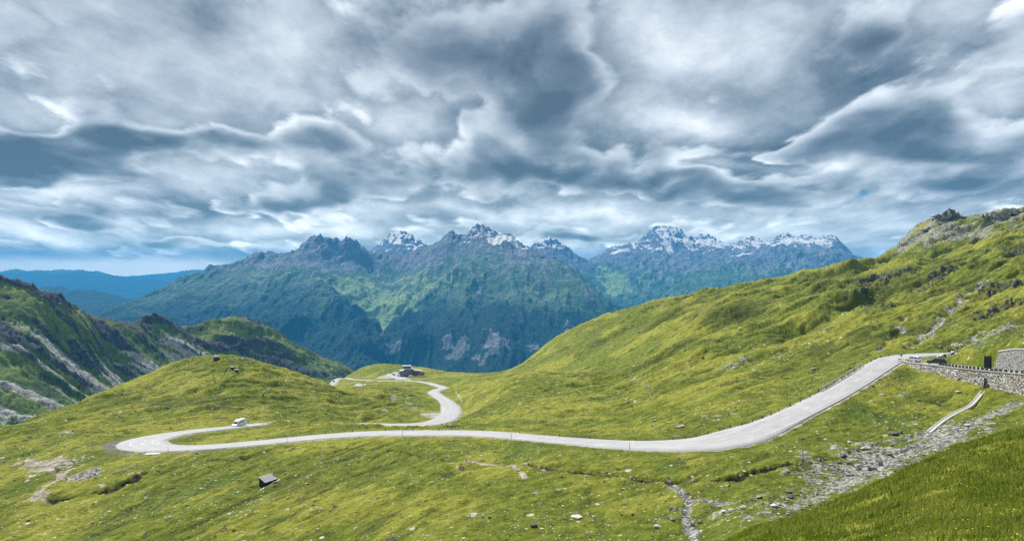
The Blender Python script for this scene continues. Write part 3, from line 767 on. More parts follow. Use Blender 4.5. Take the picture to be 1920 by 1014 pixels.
# ---------------------------------------------------------------- materials of the ground
def ground_material():
    m, T, b = new_mat('alpine_turf')
    P = T.geo()
    a = T.attr('cover'); rock, scree, soil = T.sep(a)
    dry = T.attr('cover', 'Alpha')
    c2 = T.attr('cover_b'); fleck, dark, lush = T.sep(c2)
    path = T.attr('cover_b', 'Alpha')
    px, py, pz = T.sep(P)
    P2 = T.comb(px, py, T.math('MULTIPLY', pz, .3))
    n_l = T.noise(P2, .045, 6, .6); n_m = T.noise(P2, .35, 6, .65); n_f = T.noise(P2, 2.3, 5, .7)
    streak = T.noise(T.vmath('MULTIPLY', P2, (.9, .35, .5)), .6, 5, .6)
    # sward
    g = T.math('ADD', T.math('MULTIPLY', n_m, .55), T.math('MULTIPLY', n_f, .45))
    grass = T.ramp(g, [(.30, (.030, .048, .004)), (.44, (.095, .122, .010)), (.58, (.190, .225, .022)), (.74, (.34, .35, .050))])
    drycol = T.ramp(g, [(.30, (.105, .115, .012)), (.5, (.245, .255, .030)), (.70, (.40, .39, .085))])
    lushc = T.ramp(g, [(.30, (.025, .045, .004)), (.5, (.075, .125, .012)), (.70, (.15, .21, .03))])
    c = T.mix(T.step(T.math('ADD', dry, T.math('MULTIPLY', T.math('SUBTRACT', n_l, .5), 1.2)), .25, .85), grass, drycol)
    c = T.mix(T.math('MULTIPLY', T.step(T.math('ADD', lush, T.math('MULTIPLY', T.math('SUBTRACT', n_m, .5), .8)), .2, .9), .85), c, lushc)
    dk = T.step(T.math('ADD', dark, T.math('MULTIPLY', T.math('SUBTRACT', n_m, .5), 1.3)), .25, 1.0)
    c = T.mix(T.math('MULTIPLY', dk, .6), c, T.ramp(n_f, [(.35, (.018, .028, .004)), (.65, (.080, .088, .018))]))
    # heather and brown turf in thin streaks
    c = T.mix(T.math('MULTIPLY', T.step(streak, .58, .72), .45), c, (.10, .085, .03))
    # bare things
    sv = T.voronoi(P2, 1.6, out='Color'); svx, _, _ = T.sep(sv)
    stone = T.ramp(T.math('ADD', T.math('MULTIPLY', svx, .6), T.math('MULTIPLY', n_f, .4)), [(.15, (.06, .062, .055)), (.45, (.22, .22, .195)), (.8, (.50, .49, .44))])
    earth = T.ramp(n_m, [(.35, (.02, .016, .010)), (.5, (.06, .045, .028)), (.68, (.19, .14, .09))])
    sand = T.ramp(n_m, [(.35, (.22, .19, .14)), (.6, (.50, .45, .38))])
    rocky = T.ramp(T.math('ADD', T.math('MULTIPLY', n_m, .5), T.math('MULTIPLY', n_f, .5)), [(.36, (.010, .011, .012)), (.5, (.050, .052, .048)), (.64, (.22, .22, .20))])
    jit = T.math('MULTIPLY', T.math('SUBTRACT', n_f, .5), 1.1)
    jit2 = T.math('MULTIPLY', T.math('SUBTRACT', n_m, .5), 1.6)
    jj = T.math('ADD', jit, jit2)
    c = T.mix(T.step(T.math('ADD', scree, jj), .40, .62), c, stone)
    c = T.mix(T.step(T.math('ADD', rock, jj), .45, .62), c, rocky)
    c = T.mix(T.step(T.math('ADD', soil, T.math('MULTIPLY', jj, .8)), .45, .65), c, earth)
    c = T.mix(T.step(T.math('ADD', path, T.math('MULTIPLY', jj, .6)), .45, .65), c, sand)
    # scattered pale stones too small to be built one by one
    def flecks(scale, lo, thr):
        v = T.voronoi(P2, scale); vc = T.voronoi(P2, scale, out='Color'); r1, r2, r3 = T.sep(vc)
        on = T.math('GREATER_THAN', T.math('ADD', r1, T.math('MULTIPLY', fleck, .42)), thr)
        sz = T.math('MULTIPLY', r2, lo)
        return T.math('MULTIPLY', on, T.math('LESS_THAN', v, sz))
    fl = T.math('MAXIMUM', flecks(.9, .30, 1.06), T.math('MAXIMUM', flecks(.33, .22, 1.10), flecks(2.0, .34, 1.04)))
    c = T.mix(fl, c, (.52, .51, .44))
    # shade of small tussocks, painted on as dark spots
    v = T.voronoi(P2, .75); vc, vr, _ = T.sep(T.voronoi(P2, .75, out='Color'))
    tus_shade = T.math('MULTIPLY', T.math('GREATER_THAN', vc, .80), T.math('LESS_THAN', v, T.math('MULTIPLY', vr, .36)))
    c = T.mix(T.math('MULTIPLY', tus_shade, .7), c, (.020, .030, .005))
    T.put(b.inputs['Base Color'], c)
    hgt = T.math('ADD', T.math('MULTIPLY', n_m, 1.2), T.math('MULTIPLY', n_f, .32))
    T.put(b.inputs['Normal'], T.bump(hgt, 1.5, 1.0))
    b.inputs['Roughness'].default_value = .95
    return m


turf = ground_material()
ground = G.mesh('ground', turf, {'cover': MK[..., 0:4], 'cover_b': MK[..., 4:8]})
# ---------------------------------------------------------------- ridges and mountains
def crest_pts(lst, drop=((1.08, 14), (1.3, 70), (1.7, 190))):
    out = []
    for (x, y, D) in lst:
        out.append((x, y, D))
        for k, dy in drop:
            out.append((x, y + dy, D * k))
    return out


def slope_of(S):
    gy = np.gradient(S.Z, axis=0) / np.maximum(np.gradient(S.Y, axis=0), 1e-6)
    gx = np.gradient(S.Z, axis=1) / np.gradient(S.X, axis=1)
    return np.hypot(gx, gy), gx, gy


def rel_noise(S, a, b, fx, fy, seed, octs=7, gain=.52):
    return ridged(S.X / fx + .3 * perlin(S.X / (fx * 2.2), S.Y / (fy * 2.2), seed + 40), S.Y / fy + .3 * perlin(S.X / (fx * 2.2), S.Y / (fy * 2.2), seed + 41), octs, gain, seed) * (b - a) + a


# --- rocky ridge across the hollow on the left
crestL = [(-400, 500, 1250), (-150, 515, 1270), (0, 537, 1300), (60, 546, 1330), (110, 562, 1370), (140, 577, 1400), (165, 592, 1430), (188, 604, 1470), (205, 598, 1500), (240, 594, 1560),
          (290, 591, 1640), (320, 600, 1680), (350, 615, 1710), (378, 622, 1730), (400, 604, 1750), (430, 603, 1770), (458, 598, 1800), (490, 606, 1830), (520, 622, 1860), (560, 645, 1890), (600, 665, 1910), (640, 684, 1930), (665, 693, 1940)]
ptsL = crest_pts(crestL, ((1.1, 50), (1.35, 170)))
ptsL += [(-400, 620, 1150), (-400, 780, 1030), (-150, 620, 1160), (-150, 740, 1050), (-150, 820, 990), (0, 600, 1240), (0, 650, 1180), (0, 740, 1100), (0, 800, 1040), (0, 850, 980), (110, 640, 1310), (110, 720, 1200), (110, 790, 1110),
         (200, 650, 1440), (200, 700, 1370), (200, 760, 1270), (200, 800, 1200), (300, 640, 1590), (300, 690, 1510), (300, 730, 1440), (400, 650, 1700), (400, 700, 1610), (400, 740, 1500),
         (480, 650, 1770), (480, 700, 1680), (560, 680, 1810), (560, 720, 1720), (620, 712, 1800), (620, 740, 1700), (700, 740, 1900), (700, 770, 1780), (700, 780, 2200), (800, 800, 2000), (800, 830, 1800), (560, 780, 1500), (300, 800, 1250)]
SL = Sheet(ptsL, cat((-1.05, -.72, 30), (-.72, -.16, 620), (-.16, -.08, 20)), np.linspace(math.asinh(950 / 50), math.asinh(2500 / 50), 420), c=50, ka=5, kb=6)
s0, gx0, gy0 = slope_of(SL)
cd = np.interp(PX0 + F * SL.X / SL.Y, [p[0] for p in crestL], [p[2] for p in crestL])
below_c = (cd - SL.Y)                # metres in front of the crest line
ca_, sa_ = math.cos(-.5), math.sin(-.5)
u_ = SL.X * ca_ - SL.Y * sa_; v_ = SL.X * sa_ + SL.Y * ca_      # u runs down the fall line (right and towards us)
rib = ridged(u_ / 380, v_ / 60 + .5 * perlin(SL.X / 200, SL.Y / 200, 609), 5, .55, 600)
nearcrest = 1 - sstep(below_c, 60, 240)
cn = fbm(u_ / 220, v_ / 60, 4, .55, 610)
crag = sstep(nearcrest * .78 + cn * .6 + (rib - .55) * .9, .68, .9) * (1 - sstep(SL.X, -640, -600) * .35)
crag = np.maximum(crag, .9 * sstep(cn + (rib - .6), .62, .85))
SL.Z += 14 * (rib - .5) - 6 + crag * (15 * ridged(SL.X / 60, SL.Y / 45, 6, .6, 620) - 6) + 5 * fbm(SL.X / 60, SL.Y / 60, 4, .5, 630) + 2.5 * fbm(SL.X / 14, SL.Y / 14, 3, .6, 631)
screeL = sstep(fbm(u_ / 480, v_ / 40 + .4 * perlin(SL.X / 150, SL.Y / 150, 642), 4, .5, 640) - .15 * nearcrest, -.08, .12) * (1 - crag) * sstep(below_c, 20, 90) * (1 - .75 * sstep(below_c, 190, 270))
grassL = fbm(u_ / 120, v_ / 40, 4, .55, 650)
ML = np.zeros(SL.Z.shape + (4,), np.float32)
ML[..., 0] = crag; ML[..., 1] = screeL; ML[..., 2] = .5 + .5 * grassL; ML[..., 3] = 0


def slope_material(name, dark=1.0):
    m, T, b = new_mat(name)
    P = T.geo(); a = T.attr('cover'); rock, scree, g = T.sep(a); snow = T.attr('cover', 'Alpha')
    n1 = T.noise(P, .02, 6, .62); n2 = T.noise(P, .12, 6, .68); n3 = T.noise(P, .5, 4, .7)
    v = T.math('ADD', T.math('MULTIPLY', n1, .4), T.math('MULTIPLY', n2, .6))
    grass = T.ramp(T.math('ADD', v, T.math('MULTIPLY', T.math('SUBTRACT', g, .5), .22)),
                   [(.38, (.036, .062, .012)), (.5, (.105, .160, .030)), (.60, (.18, .23, .05)), (.72, (.28, .30, .10))])
    stone = T.ramp(T.math('ADD', T.math('MULTIPLY', n2, .6), T.math('MULTIPLY', n3, .4)), [(.36, (.14, .14, .13)), (.5, (.34, .33, .31)), (.64, (.58, .57, .54))])
    rocky = T.ramp(T.math('ADD', T.math('MULTIPLY', n2, .55), T.math('MULTIPLY', n3, .45)), [(.36, (.012, .014, .018)), (.48, (.045, .05, .055)), (.58, (.12, .125, .13)), (.68, (.30, .31, .31))])
    j = T.math('ADD', T.math('MULTIPLY', T.math('SUBTRACT', n2, .5), 1.5), T.math('MULTIPLY', T.math('SUBTRACT', n3, .5), .9))
    c = T.mix(T.step(T.math('ADD', scree, j), .42, .66), grass, stone)
    c = T.mix(T.step(T.math('ADD', rock, j), .40, .60), c, rocky)
    T.put(b.inputs['Base Color'], c)
    h = T.math('ADD', T.math('MULTIPLY', n2, 6.0), T.math('MULTIPLY', n3, T.math('ADD', 1.0, T.math('MULTIPLY', rock, 2.0))))
    T.put(b.inputs['Normal'], T.bump(h, 1.0, .9))
    return m


SL.mesh('rocky_hillside', slope_material('ridge_cover'), {'cover': ML}, 'steep green ridge with dark crags and pale scree runs left of the knoll')


# --- high mountains
def mountain_material():
    m, T, b = new_mat('high_mountain')
    P = T.geo(); a = T.attr('cover'); snow, forest, bare = T.sep(a); mead = T.attr('cover', 'Alpha')
    P2 = T.vmath('MULTIPLY', P, (1, .6, 1))
    n1 = T.noise(P2, .0025, 8, .62); n2 = T.noise(P2, .012, 7, .68); n3 = T.noise(P2, .045, 5, .75)
    v = T.math('ADD', T.math('MULTIPLY', n1, .35), T.math('MULTIPLY', n2, .65))
    rock = T.ramp(T.math('ADD', T.math('MULTIPLY', n2, .6), T.math('MULTIPLY', n3, .4)), [(.34, (.045, .055, .075)), (.5, (.16, .175, .20)), (.62, (.36, .37, .39)), (.72, (.52, .53, .54))])
    alp = T.ramp(v, [(.34, (.025, .07, .035)), (.5, (.080, .155, .080)), (.66, (.24, .33, .18))])
    bright = T.ramp(v, [(.38, (.13, .24, .07)), (.62, (.36, .48, .17))])
    wood = T.ramp(T.math('ADD', T.math('MULTIPLY', n3, .6), T.math('MULTIPLY', n2, .4)), [(.36, (.001, .008, .008)), (.5, (.006, .034, .026)), (.64, (.030, .10, .065))])
    j = T.math('ADD', T.math('MULTIPLY', T.math('SUBTRACT', n2, .5), 1.3), T.math('MULTIPLY', T.math('SUBTRACT', n3, .5), .9))
    c = T.mix(T.step(T.math('ADD', bare, j), .35, .75), alp, rock)
    c = T.mix(T.step(T.math('ADD', mead, j), .35, .8), c, bright)
    c = T.mix(T.step(T.math('ADD', forest, T.math('MULTIPLY', j, 1.5)), .36, .66), c, wood)
    c = T.mix(T.step(T.math('ADD', snow, T.math('MULTIPLY', j, .8)), .5, .62), c, (.95, .91, .88))
    T.put(b.inputs['Base Color'], c)
    T.put(b.inputs['Normal'], T.bump(T.math('ADD', T.math('MULTIPLY', n2, 75.0), T.math('MULTIPLY', n3, 26.0)), 1.0, 1.0))
    return m


MM = mountain_material()
crestM = [(40, 690, 4800), (120, 625, 5500), (185, 577, 6100), (230, 560, 6400), (300, 531, 6900), (350, 508, 7200), (400, 492, 7500), (450, 486, 7700), (475, 471, 7900), (500, 470, 8000), (530, 468, 8050), (555, 461, 8100),
          (578, 453, 8100), (597, 446, 8100), (618, 460, 8100), (640, 468, 8100), (656, 452, 8200), (680, 464, 8200), (703, 474, 8200), (740, 470, 8300), (780, 462, 8200), (820, 447, 8100), (848, 431, 8000), (868, 441, 8000), (882, 431, 8000), (905, 429, 8000), (940, 434, 7900),
          (975, 449, 7700), (1000, 463, 7500), (1040, 477, 7200), (1080, 495, 6900), (1110, 520, 6600), (1140, 548, 6300), (1170, 574, 6000), (1200, 600, 5800), (1260, 640, 5500), (1340, 700, 5100)]
ptsM = crest_pts(crestM, ((1.12, 40), (1.5, 150)))
ptsM += [(300, 575, 6150), (300, 620, 5600), (300, 690, 5000), (400, 520, 7150), (400, 560, 6500), (400, 610, 5900), (400, 660, 5300), (350, 640, 5350), (480, 505, 7400), (480, 545, 6700), (450, 640, 5350), (500, 600, 5650), (500, 680, 4950),
         (530, 505, 7250), (560, 520, 6950), (600, 545, 6550), (640, 575, 6150), (680, 610, 5650), (700, 650, 5300), (560, 590, 5950), (580, 650, 5300), (640, 660, 5150), (640, 700, 4800),
         (620, 500, 7600), (660, 500, 7750), (660, 530, 7300), (700, 510, 7900), (700, 545, 7300), (740, 520, 7800), (720, 570, 6850), (713, 600, 6350), (716, 640, 5900), (730, 690, 5300),
         (790, 500, 7600), (800, 530, 7150), (790, 556, 6700), (760, 585, 6200), (740, 620, 5700), (850, 470, 7600), (850, 510, 7050), (860, 535, 6600), (800, 620, 5450), (800, 690, 4800),
         (900, 470, 7500), (900, 510, 6950), (900, 545, 6350), (900, 600, 5700), (900, 650, 5150), (900, 700, 4750), (970, 490, 7150), (970, 540, 6450), (980, 600, 5650), (980, 680, 4850), (1050, 520, 6600), (1060, 570, 5950), (1060, 630, 5350), (1060, 700, 4750),
         (1120, 590, 5850), (1120, 650, 5250), (400, 800, 4200), (700, 800, 4200), (1000, 800, 4200), (1200, 760, 4600), (100, 800, 4200), (-50, 760, 4400), (1400, 800, 4500)]
SM = Sheet(ptsM, np.linspace(-.82, .42, 1050), np.concatenate([np.linspace(math.asinh(4000 / 200.), math.asinh(8700 / 200.), 560), np.linspace(math.asinh(8750 / 200.), math.asinh(13000 / 200.), 40)]), c=200, ka=6, kb=8, ng=(300, 150))


def mountain_relief(S, crest, seed, amp=1.0, rib=(150, 520), side=0.0, crest_free=True, peaks=(), notch=30):
    col = PX0 + F * S.X / S.Y
    cdm = np.interp(col, [p[0] for p in crest], [p[2] for p in crest])
    zc = np.interp(col, [p[0] for p in crest], [-(p[1] - PY0) / F * p[2] for p in crest])
    dist = cdm - S.Y
    X = S.X + side * S.Y
    r1 = ridged(X / rib[0] / 3.6 + .35 * perlin(S.X / 1100, S.Y / 1100, seed + 30), S.Y / rib[1] / 2.2 + .35 * perlin(S.X / 1100, S.Y / 1100, seed + 31), 8, .5, seed)
    r2 = ridged(X / rib[0] + .3 * perlin(S.X / 600, S.Y / 600, seed + 32), S.Y / rib[1] + .3 * perlin(S.X / 600, S.Y / 600, seed + 33), 6, .55, seed + 10)
    r3 = ridged(X / (rib[0] * .4), S.Y / (rib[1] * .55), 4, .55, seed + 14)
    lift = amp * (175 * (r1 - .5) + 60 * (r2 - .5) + 20 * (r3 - .5))
    if crest_free:
        lift *= .15 + .85 * sstep(np.abs(dist), 100, 1300)
    # jagged summits
    jag = np.exp(-(dist / 420) ** 2) * amp
    lift += jag * (55 * (ridged(S.X / 330, S.Y / 700, 6, .62, seed + 20) - .5) + 60 * (ridged(S.X / 105, S.Y / 300, 5, .62, seed + 25) - .5))
    S.Z += lift
    for (px, D, A, r) in peaks:
        x0 = (px - PX0) / F * D
        dd = np.hypot((S.X - x0), (S.Y - D) / 1.7) * (1 + .35 * perlin(S.X / 160, S.Y / 220, seed + 60)) / r
        S.Z += A * np.clip(1 - dd, 0, 1) ** 1.15 * (.8 + .5 * ridged(S.X / 130, S.Y / 190, 4, .6, seed + 61))
    S.Z -= notch * np.exp(-(dist / 420) ** 2) * amp
    return dist, zc, r1, r2


def cover_of(S, seed, treeline, rockline, snowline, mead=None, forest_amt=1.0):
    s, gx, gy = slope_of(S)
    n = fbm(S.X / 900, S.Y / 900, 5, .55, seed); n2 = fbm(S.X / 250, S.Y / 300, 5, .6, seed + 6)
    M = np.zeros(S.Z.shape + (4,), np.float32)
    M[..., 1] = (1 - sstep(S.Z + 90 * n + 60 * n2 + 0 * s, treeline - 200, treeline + 200)) * forest_amt
    M[..., 2] = np.clip(sstep(S.Z + 130 * n + 70 * n2 + 120 * (s - .6), rockline - 180, rockline + 180), 0, 1)
    sn = sstep(S.Z + 90 * n2 + 60 * n - 420 * (s - .7), snowline - 60, snowline + 220)
    M[..., 0] = sn
    if mead is not None:
        M[..., 3] = mead
    return M, s


def add_blob(S, M, ch, px, py, rx, ry, amt, seed, grain=.6, mx=True):
    """patch around the place of sheet S seen at px, py; rx, ry in metres"""
    c = S.hit(px, py, 900)
    u = (S.X - c.x) / rx; v = (S.Y - c.y) / ry
    r = np.hypot(u, v); m = r < 2
    n = fbm(S.X[m] / (rx * .7), S.Y[m] / (ry * .7), 5, .6, seed)
    val = (1 - sstep(r[m] + grain * n, .5, 1.0)) * amt
    if mx:
        M[..., ch][m] = np.maximum(M[..., ch][m], val)
    else:
        M[..., ch][m] *= (1 - val)


distM, zcM, r1M, r2M = mountain_relief(SM, crestM, 700, .8, peaks=[(597, 8100, 125, 250), (574, 8100, 60, 130), (656, 8200, 105, 200), (502, 8000, 60, 160), (475, 7900, 40, 140), (848, 8000, 75, 200), (882, 8000, 60, 150), (906, 8000, 75, 190), (939, 7900, 55, 160), (962, 7800, 50, 130), (350, 7200, 30, 130), (400, 7500, 35, 150), (820, 8100, 40, 120), (990, 7600, 45, 150), (1040, 7200, 35, 150), (680, 8200, 30, 110)], notch=85)
MMk, sM = cover_of(SM, 720, -255, 60, 450)
for (a, b, rx, ry, am) in [(735, 565, 330, 700, .9), (700, 545, 500, 400, .7), (640, 530, 250, 300, .6), (800, 545, 450, 300, .6), (730, 590, 130, 450, .9), (930, 540, 500, 250, .35), (590, 525, 300, 200, .5), (1000, 555, 250, 200, .3), (430, 560, 300, 250, .3), (600, 600, 120, 300, .25)]:
    add_blob(SM, MMk, 3, a, b, rx, ry, am, int(a) + 7)
    add_blob(SM, MMk, 1, a, b, rx, ry, am, int(a) + 7, mx=False)
for (a, b, rx, ry) in [(925, 640, 130, 210), (860, 660, 90, 130), (1090, 622, 160, 80), (740, 648, 60, 60), (1000, 650, 60, 50), (840, 640, 60, 60), (715, 607, 22, 120), (717, 622, 18, 160)]:
    add_blob(SM, MMk, 1, a, b, rx, ry, 1.0, int(a) + 9, mx=False)
    add_blob(SM, MMk, 2, a, b, rx, ry, 1.0, int(a) + 9)
# snow caught in the gullies below the summits
for (a, b, rx, ry) in [(965, 457, 150, 90), (600, 482, 60, 40), (582, 489, 40, 30), (910, 436, 260, 180), (880, 440, 140, 160), (945, 446, 200, 120)]:
    add_blob(SM, MMk, 0, a, b, rx, ry, 1.0 if b > 445 else .55, int(a) + 11, .4)
MMk[..., 0] *= np.where((SM.X < -900), .35, 1)
streakM = sstep(fbm(SM.X / 60 + .4 * perlin(SM.X / 400, SM.Y / 400, 769), SM.Y / 800, 4, .6, 760), .2, .6)
MMk[..., 2] = np.maximum(MMk[..., 2], .9 * streakM * sstep(SM.Z, -420, -150))
SM.mesh('mountain_massif', MM, {'cover': MMk}, 'great dark mountain massif with forested foot and jagged summits')

# snowy summits behind the massif
crestB = [(600, 520, 11000), (660, 490, 11000), (695, 470, 11000), (712, 457, 11000), (735, 443, 11000), (752, 441, 11000), (770, 446, 11000), (790, 456, 11000), (830, 470, 11000), (880, 480, 11000), (960, 475, 11000), (1000, 460, 11000), (1018, 451, 11000), (1036, 456, 11000), (1062, 468, 11000), (1090, 482, 11000), (1120, 500, 11000), (1180, 540, 11000)]
ptsB = crest_pts(crestB, ((1.15, 60), (1.5, 200)))
for (x, y, D) in crestB:
    ptsB += [(x, y + 22, D * .95), (x, y + 60, D * .87), (x, y + 110, D * .8)]
SB = Sheet(ptsB, np.linspace(-.32, .2, 420), np.linspace(math.asinh(8700 / 200.), math.asinh(14000 / 200.), 220), c=200, ka=8, kb=8)
mountain_relief(SB, crestB, 800, .9, (170, 380), peaks=[(735, 11000, 45, 300), (755, 11000, 45, 400), (775, 11000, 35, 260), (1018, 11000, 60, 360), (1040, 11000, 55, 200), (1062, 11000, 55, 200)])
MB_, _ = cover_of(SB, 820, -900, -100, 330)
SB.mesh('mountain_peaks', MM, {'cover': MB_}, 'pale snow dusted summits rising behind the dark massif')

# range on the right with glaciers
crestR = [(1000, 520, 11500), (1060, 492, 11500), (1100, 486, 11800), (1120, 478, 12000), (1150, 464, 12000), (1180, 460, 12000), (1205, 450, 12000), (1228, 440, 12000), (1250, 434, 12000), (1275, 441, 12000), (1290, 450, 12000), (1315, 446, 12000), (1335, 449, 12000), (1355, 460, 12000), (1385, 455, 11800),
          (1410, 450, 11800), (1430, 455, 11800), (1455, 450, 11600), (1475, 444, 11600), (1495, 450, 11500), (1520, 446, 11300), (1540, 455, 11200), (1565, 449, 11000), (1585, 462, 10900), (1605, 476, 10800), (1630, 490, 10700), (1700, 520, 10500), (1850, 560, 10300)]
ptsR = crest_pts(crestR, ((1.12, 50), (1.5, 180)))
ptsR += [(1110, 500, 11200), (1150, 485, 11300), (1150, 510, 10700), (1120, 530, 10300), (1150, 550, 9600), (1170, 580, 9000), (1170, 640, 8000), (1220, 480, 11200), (1220, 510, 10500), (1200, 540, 9900), (1190, 560, 9300), (1250, 470, 11200), (1260, 500, 10600), (1250, 540, 9800),
         (1300, 480, 11200), (1330, 500, 10300), (1300, 520, 9600), (1260, 550, 8800), (1220, 590, 8200), (1380, 475, 10900), (1400, 495, 10000), (1360, 520, 9100), (1310, 545, 8500), (1300, 600, 7700), (1460, 470, 10600), (1480, 500, 9500), (1450, 530, 8700), (1450, 600, 7600),
         (1560, 480, 9900), (1560, 510, 9100), (1560, 600, 7700), (1650, 530, 9000), (1650, 620, 7600), (1800, 650, 7500), (1100, 700, 7300), (1400, 700, 6900), (1700, 700, 6900), (1000, 600, 9500)]
SR = Sheet(ptsR, np.linspace(.03, .64, 620), np.linspace(math.asinh(6900 / 200.), math.asinh(14500 / 200.), 420), c=200, ka=8, kb=8, ng=(170, 130))
mountain_relief(SR, crestR, 900, .8, (170, 480), side=-.25, peaks=[(1250, 12000, 115, 420), (1228, 12000, 70, 260), (1275, 12000, 50, 200), (1335, 12000, 75, 300), (1312, 12000, 60, 220), (1385, 11800, 55, 220), (1412, 11800, 60, 220), (1475, 11600, 75, 300), (1455, 11600, 50, 200), (1520, 11300, 55, 220), (1565, 11000, 80, 260), (1544, 11100, 35, 150), (1205, 12000, 50, 220), (1180, 12000, 50, 200), (1150, 12000, 40, 200)])
MR_, sR = cover_of(SR, 920, -420, 60, 400)
for (a, b, rx, ry, am) in [(1140, 530, 260, 700, .95), (1155, 548, 160, 400, .9), (1130, 510, 300, 400, .5), (1215, 520, 200, 300, .45), (1400, 520, 500, 300, .2)]:
    add_blob(SR, MR_, 3, a, b, rx, ry, am, int(a) + 17)
    add_blob(SR, MR_, 1, a, b, rx, ry, am, int(a) + 17, mx=False)
for (a, b, rx, ry) in [(1253, 464, 95, 260), (1160, 471, 190, 90), (1232, 466, 100, 60), (1390, 477, 200, 60), (1325, 455, 260, 150), (1290, 455, 120, 200), (1470, 455, 260, 110), (1060, 470, 200, 100)]:
    add_blob(SR, MR_, 0, a, b, rx, ry, 1.0, int(a) + 19, .35)
SR.mesh('mountain_range', MM, {'cover': MR_}, 'hazy mountain range with snowfields beyond the green valley on the right')

# distant ranges on the left
def far_range(name, crest, base_dy, seed, label, cols, rows=160, amp=.5, tl=-900):
    P = crest_pts(crest, ((1.15, 20), (1.3, 70)))
    for (x, y, D) in crest:
        P += [(x, y + base_dy * .4, D * .88), (x, y + base_dy, D * .72)]
    D0 = min(p[2] for p in crest); D1 = max(p[2] for p in crest)
    S = Sheet(P, np.linspace(*cols), np.linspace(math.asinh(D0 * .74 / 200.), math.asinh(D1 * 1.16 / 200.), rows), c=200, ka=8, kb=8)
    col = PX0 + F * S.X / S.Y
    r = ridged(S.X / 2400, S.Y / 3400, 7, .52, seed) - .5
    S.Z += amp * (420 * r + 160 * (ridged(S.X / 600, S.Y / 1500, 5, .55, seed + 3) - .5))
    M, _ = cover_of(S, seed + 5, -30, 250, 3000)
    add = sstep(fbm(S.X / 1200, S.Y / 1500, 4, .5, seed + 8), .25, .7)
    M[..., 3] = .35 * add
    S.mesh(name, MM, {'cover': M}, label)


far_range('distant_hills', [(-300, 560, 9120), (-100, 540, 9120), (0, 532, 9120), (60, 541, 9120), (110, 552, 8816), (150, 548, 8816), (200, 556, 8816), (250, 566, 8816), (330, 585, 8512), (420, 620, 8512)], 60, 1100,
          'dark blue forested hill rising just behind the left ridge', (-.95, -.36, 300), amp=.35)
far_range('distant_mountains', [(-300, 520, 19471), (-100, 515, 19471), (0, 512, 19471), (35, 507, 19471), (70, 512, 19471), (107, 505, 19471), (140, 508, 19471), (180, 512, 19471), (215, 517, 19471), (245, 522, 19471), (300, 527, 19471), (400, 540, 19471)], 60, 1200,
          'blue range with a pointed top at the far left', (-.95, -.36, 360), amp=.32)
far_range('horizon_mountains', [(-300, 530, 27360), (0, 528, 27360), (200, 524, 27360), (250, 518, 27360), (290, 515, 27360), (330, 511, 27360), (370, 506, 27360), (480, 520, 27360)], 30, 1300,
          'palest blue mountains on the left horizon', (-.95, -.3, 260), rows=80, amp=.2)

# valley floor reaching to the horizon
bm = bmesh.new()
Rr = 90000.0; nseg = 48
rings = [0, 2000, 6000, 15000, 40000, Rr]
vs = []
for r in rings:
    if r == 0:
        vs.append([bm.verts.new((0, 3000, -1500))])
    else:
        vs.append([bm.verts.new((r * math.cos(2 * math.pi * k / nseg), 3000 + r * math.sin(2 * math.pi * k / nseg), -1500 - (r / Rr) * 60)) for k in range(nseg)])
for k in range(nseg):
    bm.faces.new((vs[0][0], vs[1][k], vs[1][(k + 1) % nseg]))
for a, b in zip(vs[1:], vs[2:]):
    for k in range(nseg):
        bm.faces.new((a[k], b[k], b[(k + 1) % nseg], a[(k + 1) % nseg]))
me = bpy.data.meshes.new('valley_ground'); bm.to_mesh(me); bm.free()
vm, T, b = new_mat('valley_woods')
T.put(b.inputs['Base Color'], T.ramp(T.noise(T.geo(), .0006, 8, .65), [(.4, (.012, .03, .016)), (.6, (.08, .13, .05))]))
me.materials.append(vm)
o = bpy.data.objects.new('valley_ground', me); COL.objects.link(o); o['kind'] = 'structure'

# ---------------------------------------------------------------- air
bpy.ops.mesh.primitive_cube_add(size=1)
hz = bpy.context.object; hz.name = 'haze'; hz.data.name = 'haze'
hz.location = (0, 16000, (-1620 + 780) / 2); hz.scale = (52000, 34000, 780 + 1620)
hz['kind'] = 'stuff'
hm = bpy.data.materials.new('haze_air'); hm.use_nodes = True
T = NT(hm.node_tree); T.n.clear()
pv = T.n.new('ShaderNodeVolumePrincipled'); oo = T.n.new('ShaderNodeOutputMaterial')
pv.inputs['Color'].default_value = (0.07, 0.47, 1.0, 1)
pv.inputs['Density'].default_value = 6.3e-5
pv.inputs['Anisotropy'].default_value = 0.0
T.l.new(pv.outputs[0], oo.inputs['Volume'])
hz.data.materials.clear(); hz.data.materials.append(hm)
